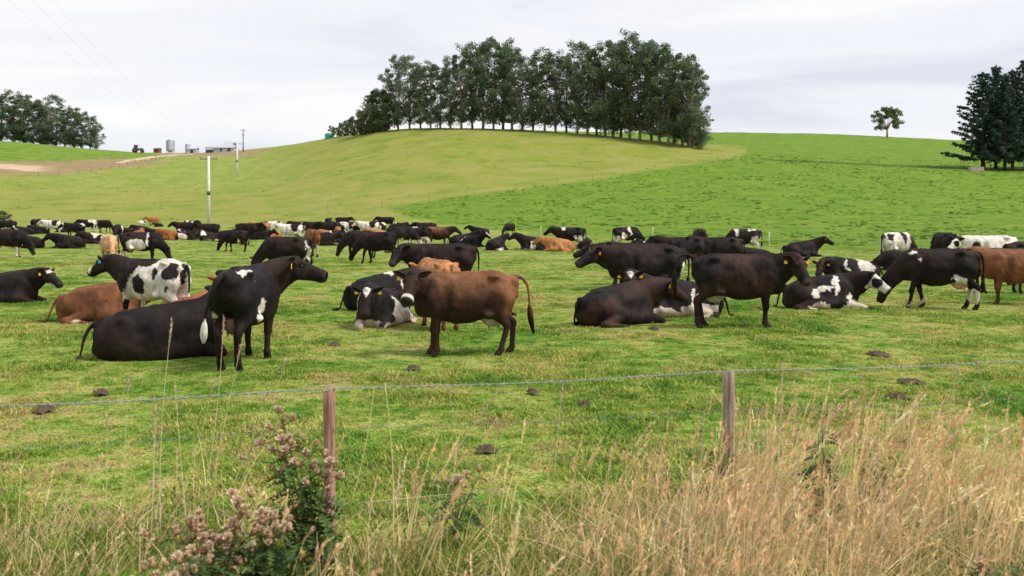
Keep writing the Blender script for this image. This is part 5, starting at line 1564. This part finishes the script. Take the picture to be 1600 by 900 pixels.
def scatter(name, P, scl, tufts, mat, label):
    """tufts instanced on points with geometry nodes"""
    rng = np.random.default_rng(7)
    me = bpy.data.meshes.new(name)
    me.vertices.add(len(P)); me.vertices.foreach_set("co", np.asarray(P, np.float32).ravel())
    a = me.attributes.new("scl", 'FLOAT', 'POINT'); a.data.foreach_set("value", np.asarray(scl, np.float32))
    a = me.attributes.new("rz", 'FLOAT', 'POINT'); a.data.foreach_set("value", (rng.random(len(P)) * 6.283).astype(np.float32))
    a = me.attributes.new("pick", 'INT', 'POINT'); a.data.foreach_set("value", rng.integers(0, len(tufts), len(P)).astype(np.int32))
    o = obj(name, me)
    c = bpy.data.collections.new(name + "_sources")
    for i, m in enumerate(tufts):
        if len(m.materials) == 0: m.materials.append(mat)
        s = bpy.data.objects.new("%s_source" % name, m); c.objects.link(s)
    gt = bpy.data.node_groups.new(name + "_nodes", 'GeometryNodeTree')
    gt.interface.new_socket("Geometry", in_out='INPUT', socket_type='NodeSocketGeometry')
    gt.interface.new_socket("Geometry", in_out='OUTPUT', socket_type='NodeSocketGeometry')
    n = gt.nodes; l = gt.links
    gi = n.new('NodeGroupInput'); go = n.new('NodeGroupOutput')
    ci = n.new('GeometryNodeCollectionInfo'); ci.inputs["Collection"].default_value = c
    ci.inputs["Separate Children"].default_value = True; ci.inputs["Reset Children"].default_value = True
    ip = n.new('GeometryNodeInstanceOnPoints'); ip.inputs["Pick Instance"].default_value = True
    def na(nm, ty):
        q = n.new('GeometryNodeInputNamedAttribute'); q.data_type = ty; q.inputs[0].default_value = nm
        return q.outputs[0]
    cx = n.new('ShaderNodeCombineXYZ'); l.new(na("rz", 'FLOAT'), cx.inputs[2])
    l.new(gi.outputs[0], ip.inputs["Points"]); l.new(ci.outputs[0], ip.inputs["Instance"])
    l.new(na("pick", 'INT'), ip.inputs["Instance Index"]); l.new(cx.outputs[0], ip.inputs["Rotation"])
    l.new(na("scl", 'FLOAT'), ip.inputs["Scale"])
    l.new(ip.outputs[0], go.inputs[0])
    md = o.modifiers.new("scatter", 'NODES'); md.node_group = gt
    return tag(o, label, "grass", kind="stuff")

def wedge_points(y0, y1, dens, seed, half=0.60):
    rng = np.random.default_rng(seed)
    n = int(dens * half * (y1 * y1 - y0 * y0))
    y = np.sqrt(y0 * y0 + (y1 * y1 - y0 * y0) * rng.random(n))
    x = (rng.random(n) * 2 - 1) * half * y
    return np.stack([x, y], 1)
TUFTS = [tuft_mesh(i, 40, .046, .15, .0042) for i in range(6)] + [tuft_mesh(20 + i, 46, .075, .14, .0048) for i in range(2)]
pts = np.concatenate([wedge_points(7.2, 14, 130, 1, .66), wedge_points(14, 26, 62, 2), wedge_points(26, 48, 20, 3), wedge_points(48, 85, 4, 4)])
zz = ht(pts[:, 0], pts[:, 1], True)
P3 = np.stack([pts[:, 0], pts[:, 1], zz], 1)
f_ = fbm(P3 * 0.9, 33, 3)
scl = (0.55 + .9 * sstep(.42, .75, f_)) * (.75 + .5 * np.random.default_rng(2).random(len(pts))) * (1 + .004 * pts[:, 1])
keep = np.random.default_rng(9).random(len(pts)) < (.72 + .5 * sstep(.30, .5, f_))
scatter("paddock_grass", P3[keep], scl[keep], TUFTS, M_BLADE, "short grazed green and yellowing grass of the paddock")

# rank clumps on the far paddocks
RANK = [tuft_mesh(40 + i, 40, .20, .26, .012) for i in range(4)]
pts = wedge_points(60, 250, .55, 21, .58)
zz = ht(pts[:, 0], pts[:, 1], True)
P3 = np.stack([pts[:, 0], pts[:, 1], zz], 1)
px_ = 800 + F * pts[:, 0] / pts[:, 1]; py_ = HOR + (EYE - zz) * F / pts[:, 1]
inl = (px_ > 600) & (py_ < lin(px_, [600, 700, 850, 1000, 1200, 1400, 1600], [330, 352, 368, 372, 384, 391, 397])) & (py_ > lin(px_, [600, 615, 700, 800, 900, 1000, 1100, 1160, 1200], [326, 323, 309, 297, 284, 270, 254, 245, 150]))
keep = np.random.default_rng(4).random(len(pts)) < (.05 + .95 * inl) * sstep(.44, .60, fbm(P3 * .25, 61, 3)) * 1.0
scatter("rank_grass_clumps", P3[keep], (.5 + .8 * np.random.default_rng(3).random(keep.sum())), RANK, M_RANK, "darker rank clumps of grass across the far paddocks")

# ------------------------------------------------------------------ tall roadside grass
M_DRY = vcol_mat("dry_grass", .75, .15, .2, 3.0, .25)

def stems(base, hgt, lean, curve, w, col, rng, seg=6, head=True, hcol=None, hl=.2, spk=12):
    """thin arching stalks, each with a feathery seed head"""
    n = len(base)
    u = np.linspace(0, 1, seg)
    nr = rng.random(n) * 6.283
    S = np.stack([np.cos(nr) * .35 + .8, np.sin(nr) * .35, 0 * nr], 1)
    V, C = [], []
    ctr = []
    for q in u:
        c = base + lean * (hgt * (q * .75 + .35 * q * q * curve))[:, None]
        c = c.copy(); c[:, 2] += hgt * (q - .22 * curve * q ** 3)
        ctr.append(c)
        ww = (w * (1 - .72 * q))[:, None]
        V += [c - S * ww, c + S * ww]
    V = np.stack(V, 1)
    i = np.arange(n)[:, None] * (2 * seg)
    Q = np.concatenate([i + np.array([[2 * k, 2 * k + 1, 2 * k + 3, 2 * k + 2]]) for k in range(seg - 1)])
    C = np.repeat(col, 2 * seg, 0)
    g = Geo(); g.add(V.reshape(-1, 3), Q, None, C)
    if head:
        tip = ctr[-1]; d = ctr[-1] - ctr[-2]; d /= np.linalg.norm(d, axis=1)[:, None]
        L = (hl * (.6 + .8 * rng.random(n)) * hgt)[:, None]
        a = np.repeat(rng.random((n, spk))[..., None], 3, 2)
        st = tip[:, None, :] - d[:, None, :] * (L[:, None, :] * (1 - a)) * 1.0
        out = rng.normal(size=(n, spk, 3)); out /= np.linalg.norm(out, axis=2)[..., None]
        ln = (.010 + .016 * rng.random((n, spk)))[..., None] * (.6 + 1.0 * np.sin(np.pi * np.clip(a[..., :1], .05, 1)))
        en = st + d[:, None, :] * ln * 1.2 + out * ln * .7
        sd = np.cross(out, d[:, None, :]); sd = sd * .0040 / (np.linalg.norm(sd, axis=2)[..., None] + 1e-6)
        V = np.stack([st, (st + en) / 2 - sd, en, (st + en) / 2 + sd], 2).reshape(-1, 3)
        hc = np.repeat(hcol if hcol is not None else col, spk * 4, 0)
        g.add(V, np.arange(len(V)).reshape(-1, 4), None, hc)
    return g

def tan_cols(n, rng, light=1.0):
    a = np.array((.70, .50, .255)); b = np.array((.84, .69, .44)); c = np.array((.62, .39, .23)); d = np.array((.48, .44, .12))
    m = rng.random((n, 4)) ** 2.2 * np.array((1.1, .9, .7, .55)); m /= m.sum(1)[:, None]
    return np.clip((m[:, :1] * a + m[:, 1:2] * b + m[:, 2:3] * c + m[:, 3:] * d) * (.75 + .5 * rng.random(n))[:, None] * light, 0, .9)
def grn_cols(n, rng):
    a = np.array((.050, .125, .012)); b = np.array((.13, .20, .024)); c = np.array((.42, .31, .10))
    m = rng.random((n, 3)) ** 2 * np.array((1.1, 1, .6)); m /= m.sum(1)[:, None]
    return (m[:, :1] * a + m[:, 1:2] * b + m[:, 2:] * c) * (.7 + .6 * rng.random(n))[:, None]

def density(px, y):
    """how rank the verge grass stands, by bearing and distance"""
    return lin(px, [-200, 0, 150, 300, 420, 560, 700, 850, 950, 1050, 1150, 1300, 1450, 1600, 1800], [.20, .20, .20, .26, .30, .26, .32, .42, .55, .86, 1.0, 1.0, .92, .85, .8])
def verge(n, y0, y1, seed, power=1.0):
    rng = np.random.default_rng(seed)
    y = np.sqrt(y0 * y0 + (y1 * y1 - y0 * y0) * rng.random(n * 4)); x = (rng.random(n * 4) * 2 - 1) * .64 * y
    px = 800 + F * x / y
    P = np.stack([x * .9, y, 0 * y], 1)
    cl = sstep(.30, .62, fbm(P * 1.5, seed + 3, 2))
    k = rng.random(n * 4) < (density(px, y) ** power * (.25 + .75 * cl))
    x, y, px = x[k][:n], y[k][:n], px[k][:n]
    return np.stack([x, y, ht(x, y, True) - .02], 1), px, rng

# stands of seeding stalks, each stand leaning its own way
cb, cpx, rng = verge(185, 4.5, 7.7, 11)
base_, lean_, hg_, col_, cur_ = [], [], [], [], []
for q, p in zip(cb, cpx):
    dn = float(density(p, 0))
    n = int(3 + 20 * dn * rng.random() + 6 * dn)
    hm = lin(p, [-200, 200, 400, 560, 800, 950, 1060, 1160, 1300, 1450, 1600, 1800], [.55, .58, .62, .56, .60, .70, .86, .98, 1.0, .86, .78, .78])
    a = rng.normal(.3, .9); m = .10 + 1.0 * rng.random() ** 1.6
    bs = q + np.stack([rng.normal(0, .09, n), rng.normal(0, .07, n), np.zeros(n)], 1)
    aa = a + rng.normal(0, .45, n); mm = np.abs(m + rng.normal(0, .22, n))
    base_.append(bs); lean_.append(np.stack([np.cos(aa) * mm, np.sin(aa) * mm * .4, 0 * aa], 1))
    hg_.append(hm * (.45 + .60 * rng.random(n)) * np.interp(q[1], [4.4, 5.6, 7.6], [.74, .95, 1.0]))
    col_.append(tan_cols(n, rng) * (.8 + .4 * rng.random())); cur_.append(rng.random(n) * 1.2)
b = np.concatenate(base_); lean = np.concatenate(lean_); hg = np.concatenate(hg_); cl_ = np.clip(np.concatenate(col_), 0, .9); cu = np.concatenate(cur_)
w_ = .0021 + .0022 * rng.random(len(b)) ** 2
hd = rng.random(len(b)) < .5
g1 = stems(b[hd], hg[hd], lean[hd], cu[hd], w_[hd], cl_[hd], rng, 7, True, np.clip(cl_[hd] * np.array((1.12, 1.0, 1.02)) + np.array((.05, .03, .03)), 0, .9), .20, 18)
g2 = stems(b[~hd], hg[~hd], lean[~hd], cu[~hd], w_[~hd] * 1.1, cl_[~hd], rng, 7, False)
g = Geo()
for q in (g1, g2):
    off = g.n
    g.V += q.V; g.C += q.C; g.Q += [x + off for x in q.Q]; g.n += q.n
# taller stalks standing clear of the mass
b, px, rng = verge(150, 4.8, 7.2, 19, .8)
hg = lin(px, [-200, 400, 800, 1100, 1250, 1500, 1800], [.70, .72, .74, .98, 1.10, .96, .92]) * (.80 + .35 * rng.random(len(b)))
la = rng.normal(.35, .5, len(b)); mm = .08 + .45 * rng.random(len(b)) ** 1.5
q = stems(b, hg, np.stack([np.cos(la) * mm, np.sin(la) * mm * .3, 0 * la], 1), .2 + .8 * rng.random(len(b)), .0030 + .0012 * rng.random(len(b)), np.clip(tan_cols(len(b), rng, 1.12), 0, .9), rng, 8, True, np.clip(tan_cols(len(b), rng, 1.15) + np.array((.05, .02, .03)), 0, .9), .26, 44)
off = g.n
g.V += q.V; g.C += q.C; g.Q += [x + off for x in q.Q]; g.n += q.n
# broad dead blades that arch over and lie about
b, px, rng = verge(2300, 4.2, 7.4, 15, 1.0)
hg = (.30 + .40 * rng.random(len(b))) * np.interp(b[:, 1], [4.2, 6, 7.4], [.8, 1, .8]) * (.6 + .5 * density(px, 0))
la = rng.random(len(b)) * 6.283
lean = np.stack([np.cos(la), np.sin(la) * .5, 0 * la], 1) * (.4 + 1.1 * rng.random(len(b)))[:, None]
q = stems(b, hg, lean, .8 + 1.3 * rng.random(len(b)), .0026 + .0030 * rng.random(len(b)), tan_cols(len(b), rng) * (.7 + .5 * rng.random(len(b)))[:, None], rng, 7, False)
off = g.n
g.V += q.V; g.C += q.C; g.Q += [x + off for x in q.Q]; g.n += q.n
tag(obj("dry_grass", g.mesh("dry_grass", False, True), M_DRY), "mass of dry tan seeding grass along the roadside fence", "dry grass", kind="stuff")
# lower leaves, green and straw mixed
b, px, rng = verge(19000, 3.9, 7.3, 12, .25)
dn = density(px, b[:, 1])
hg = (.14 + .28 * rng.random(len(b))) * (.75 + .5 * dn) * np.interp(b[:, 1], [3.9, 5.5, 6.6, 7.3], [1, 1, .75, .4])
la = rng.random(len(b)) * 6.283
lean = np.stack([np.cos(la), np.sin(la), 0 * la], 1) * (.25 + .8 * rng.random(len(b)))[:, None]
cg, ct = grn_cols(len(b), rng), tan_cols(len(b), rng)
tuf = fbm(b * 2.2, 77, 2)
m_ = (rng.random(len(b)) < np.clip(.14 + .26 * dn + 1.6 * (tuf - .5), .04, .85))[:, None]
g = stems(b, hg, lean, .6 + .9 * rng.random(len(b)), .0030 + .0036 * rng.random(len(b)), np.where(m_, ct * .85, cg), rng, 5, False)
tag(obj("verge_grass", g.mesh("verge_grass", False, True), M_DRY), "tangled green and straw coloured grass at the foot of the fence", "grass", kind="stuff")

# stalks that stand out singly
def stalk(px0, y0, px1, y1, d, label, w=.0035, col=(.62, .50, .30), head=.15, bend=.0):
    """one dry stalk from its foot to its tip, both where the photograph shows them"""
    P0 = np.array(((px0 - 800) / F * d, d, EYE + (HOR - y0) * d / F)); P1 = np.array(((px1 - 800) / F * d, d + .05, EYE + (HOR - y1) * d / F))
    P0[2] = min(P0[2], gz(P0[0], P0[1]) + .0) if P0[2] < .12 else P0[2]
    t = np.linspace(0, 1, 9)
    P = np.outer(1 - t, P0) + np.outer(t, P1)
    P[:, 0] += bend * np.sin(np.pi * t)
    rng = np.random.default_rng(int(px0 * 7 + y1))
    o = empty("grass_stalk", P0); tag(o, label, "grass stalk", "single dry stalks in the foreground")
    g = Geo(); g.tube(P - P0, np.linspace(w, w * .4, 9), 5)
    obj("stem", g.mesh("stalk_stem"), simple_mat_c(col), o)
    if head:
        g = Geo(); d_ = (P[-1] - P[-2]) / np.linalg.norm(P[-1] - P[-2]); L = np.linalg.norm(P1 - P0) * head
        for i in range(60):
            a = rng.random(); s = P[-1] - P0 - d_ * L * (1 - a)
            q = rng.normal(size=3); q /= np.linalg.norm(q)
            ln = .012 + .012 * rng.random()
            e_ = s + d_ * ln * 1.3 + q * ln * .6
            sd = np.cross(q, d_); sd *= .0035 / (np.linalg.norm(sd) + 1e-6)
            g.add([s, (s + e_) / 2 - sd, e_, (s + e_) / 2 + sd], [(0, 1, 2, 3)])
        obj("seed_head", g.mesh("stalk_head", False), simple_mat_c((.58, .44, .32)), o)
_SMC = {}
def simple_mat_c(c):
    if c not in _SMC: _SMC[c] = simple_mat("stalk_straw", c, .75, .15, .15, 20.0)
    return _SMC[c]
for a in ((251, 850, 264, 505, 6.0, "pale stalk crossing the lying black cow, upright", .0032, (.62, .52, .34), .1, -.03), (292, 830, 268, 600, 5.8, "stalk left of the upright pale stalk", .003, (.62, .52, .34), .25, 0),
          (316, 800, 346, 500, 6.2, "stalk crossing the hind leg of the rear-facing cow", .0032, (.60, .48, .28), .1, .02), (330, 760, 372, 545, 6.3, "stalk right of the one crossing the hind leg", .003, (.62, .50, .30), .1, 0),
          (188, 850, 196, 590, 5.8, "thin stalk far left reaching the top wire", .0022, (.50, .52, .24), .1, 0), (236, 850, 238, 640, 5.6, "pale seed head stalk on the left", .0026, (.60, .47, .36), .3, 0),
          (355, 775, 416, 612, 6.2, "golden stalk leaning right, between the lying cow and the left post", .003, (.66, .52, .28), .15, .02), (372, 765, 443, 566, 6.3, "longest golden stalk leaning right toward the top wire left of the post", .003, (.66, .52, .28), .1, .02),
          (240, 800, 236, 622, 6.0, "upright pale stalk with a soft head at the left", .0028, (.62, .50, .36), .3, 0), (166, 800, 162, 655, 6.0, "short thin stalk at the far left", .0022, (.52, .48, .26), .15, 0), (274, 790, 330, 600, 6.1, "thin golden stalk leaning right under the lying black cow", .0024, (.62, .50, .28), .15, .02),
          (545, 800, 583, 606, 6.2, "bare yellow stalk right of the left post", .0036, (.66, .56, .28), 0, .02), (614, 850, 600, 600, 5.9, "tall yellow stalk in the middle reaching the top wire", .0040, (.68, .56, .28), 0, .02),
          (668, 768, 787, 600, 6.2, "slanting pale stalk leaning right in the middle", .0036, (.62, .50, .33), .3, 0), (562, 786, 780, 768, 5.9, "fallen pale stalk lying nearly level in the middle", .0028, (.58, .46, .28), .1, .0),
          (716, 700, 700, 610, 6.5, "thin stalk just below the top wire in the middle", .0022, (.52, .46, .28), .1, 0), (864, 760, 880, 600, 6.4, "stalk with a pale seed head right of the middle", .0024, (.60, .48, .38), .3, 0),
          (1080, 800, 1102, 655, 6.0, "pale arching seed stalk left of the right post", .003, (.62, .48, .36), .3, .02), (1076, 890, 1082, 740, 5.0, "short pale seed stalk at the bottom right of the middle", .003, (.66, .52, .36), .3, 0),
          (1385, 860, 1374, 690, 5.2, "pale feathery stalk in the right foreground", .003, (.66, .54, .40), .35, 0), (1480, 700, 1498, 575, 6.8, "tall stalk on the right reaching the top wire", .003, (.62, .50, .36), .3, 0), (1575, 720, 1530, 565, 6.6, "dark thin stalk leaning left at the far right", .0024, (.46, .38, .30), .1, 0),
          (1345, 830, 1353, 590, 5.9, "tall stalk leaning right among the dry grass on the right", .003, (.62, .48, .32), .2, .03), (1212, 870, 1226, 575, 5.8, "tallest stalk right of the right post", .003, (.64, .50, .36), .35, 0), (1250, 860, 1245, 600, 5.7, "pinkish stalk beside the tallest stalk on the right", .003, (.60, .43, .34), .35, 0)):
    stalk(*a)

# ------------------------------------------------------------------ thistles
M_THL = vcol_mat("thistle_leaf", .7, .2, .35, 8.0, .15)
M_BUD = simple_mat("thistle_bud", (.36, .215, .12), .85, .1, .3, 40.0)
M_FLUFF = simple_mat("thistle_down", (.74, .57, .41), .9, .1, .2, 40.0)
def bud_mesh(seed, fluff):
    rng = np.random.default_rng(seed)
    g, f = Geo(), Geo()
    z = np.linspace(0, 1, 7)
    g.tube([(0, 0, .026 * q) for q in z], .0125 * np.sin(np.pi * (.12 + .78 * z)) ** .7, 9)
    for i in range(36):                                             # spiny bracts
        a = rng.random() * 6.28; q = rng.random(); r = .0115 * math.sin(math.pi * (.15 + .7 * q)) ** .7
        p = np.array((r * math.cos(a), r * math.sin(a), .026 * q)); d = np.array((math.cos(a), math.sin(a), .7)) * .008
        s = np.array((-math.sin(a), math.cos(a), 0)) * .0018
        g.add([p - s, p + s, p + d], None, [(0, 1, 2)])
    for i in range(110 if fluff else 60):
        d = rng.normal(size=3); d[2] = abs(d[2]) + (.5 if fluff else 1.6); d /= np.linalg.norm(d)
        L = (.026 if fluff else .018) * (.7 + .5 * rng.random()); p = np.array((0, 0, .022)); s = np.cross(d, rng.normal(size=3)); s *= .0022 / np.linalg.norm(s)
        f.add([p - s, p + s, p + d * L + s * 1.4, p + d * L - s * 1.4], [(0, 1, 2, 3)])
    return g.mesh("bud", True), f.mesh("down", False)
BUDS = [bud_mesh(1, False), bud_mesh(2, True), bud_mesh(3, False)]
def thistle(px, y_base, d, H, nheads, label, spread=.22, seed=0, leafy=1.0, headz=(.6, 1.0), lean=0.0):
    rng = np.random.default_rng(seed)
    x = (px - 800) / F * d
    z = gz(x, d)
    o = empty("thistle", (x, d, z)); tag(o, label, "thistle", "thistles along the fence")
    st, lf = Geo(), Geo()
    cols = []
    heads = []
    ns = 5 if nheads > 8 else 3
    for s_ in range(ns):
        a = rng.random() * 6.28; r = spread * (.35 + .65 * rng.random())
        e = np.array((r * math.cos(a) + lean * H, r * math.sin(a) * .6, H * (headz[0] + (headz[1] - headz[0]) * rng.random())))
        t = np.linspace(0, 1, 8)
        P = np.outer(t, e); P[:, 2] = e[2] * t; P[:, :2] = np.outer(t ** 1.6, e[:2])
        st.tube(P, np.linspace(.007, .003, 8), 5)
        for h_ in range(nheads // ns + (s_ < nheads % ns)):
            q = rng.uniform(.74, 1.0); c = np.array([np.interp(q, t, P[:, j]) for j in range(3)])
            off = rng.normal(0, 1, 3) * np.array((.055, .04, .03)) + np.array((0, 0, .05))
            st.tube([c, c + off * .6 + np.array((0, 0, -.008)), c + off], [.003, .0025, .002], 4)
            heads.append((c + off, nrm(off + np.array((0, 0, .06)))))
        for q in np.linspace(.08, .92, int(22 * leafy)):
            c = np.array([np.interp(q, t, P[:, j]) for j in range(3)])
            aa = rng.random() * 6.28; L = (.20 * (1 - .62 * q)) * (.6 + .7 * rng.random())
            dv = np.array((math.cos(aa), math.sin(aa), .35 - .3 * rng.random())); sv = np.array((-math.sin(aa), math.cos(aa), rng.normal(0, .3)))
            # lobed, spiny leaf
            k = 7
            cc = np.array((.042, .085, .022)) * (.6 + .9 * rng.random()) + np.array((.02, .012, .0)) * rng.random()
            mid = [c + dv * L * u - np.array((0, 0, .5)) * L * u * u for u in np.linspace(0, 1, k)]
            for i in range(k - 1):
                wd = L * .26 * math.sin(math.pi * (i + .6) / k)
                for sg in (-1, 1):
                    lf.add([mid[i], mid[i + 1], (mid[i] + mid[i + 1]) / 2 + dv * L * .10 + sv * sg * wd + np.array((0, 0, .25 * wd))], None, [(0, 1, 2) if sg > 0 else (0, 2, 1)], cc)
    obj("stem", st.mesh("thistle_stem"), simple_mat_c((.13, .15, .06)), o)
    tag(obj("foliage", lf.mesh("thistle_leaves", False, True), M_THL, o), kind="stuff")
    for i, (p, d_) in enumerate(heads):
        b_, f_ = BUDS[rng.integers(0, 3)]
        hd = obj("flower_head", b_, M_BUD, o); hd.location = p; s = rng.uniform(.9, 1.45); hd.scale = (s, s, s)
        hd.rotation_euler = Vector(d_).to_track_quat('Z', 'Y').to_euler()
        obj("down", f_, M_FLUFF, hd)
thistle(488, 850, 6.0, .95, 34, "tall dark thistle with a cluster of brown heads beside the left post", .20, 1, 2.4, (.70, 1.0), -.05)
thistle(405, 880, 5.2, .66, 26, "bushy thistle with pinkish seed heads left of the tall dark thistle", .26, 2, 2.4, (.7, 1.0))
thistle(335, 890, 5.0, .66, 34, "low thistle with pale woolly seed heads in the left foreground", .26, 3, 2.6, (.7, 1.0))
thistle(280, 900, 4.8, .60, 24, "low dark thistle with fluffy heads nearest the left corner", .24, 4, 2.6, (.66, 1.0))
thistle(200, 905, 4.7, .46, 4, "small dark thistle at the bottom left", .24, 5, 2.4, (.5, 1.0))
thistle(712, 790, 6.6, .46, 9, "small thistle with few brown heads in the middle below the second wire", .16, 6, .3, (.75, 1.0), .08)
thistle(1290, 790, 6.6, .80, 0, "dark green thistle without heads behind the dry grass right of the right post", .18, 7, 1.5, (.7, 1.0), .06)
thistle(1376, 780, 6.8, .66, 0, "dark green thistle half hidden in the dry grass at the right", .16, 8, 1.4, (.7, 1.0), .06)
thistle(1130, 780, 7.3, .55, 0, "dark green thistle growing against the right post", .12, 9, 1.2, (.7, 1.0))
thistle(1560, 880, 5.2, .42, 3, "dark green thistle in the lower right corner", .24, 10, 1.3, (.6, 1.0))
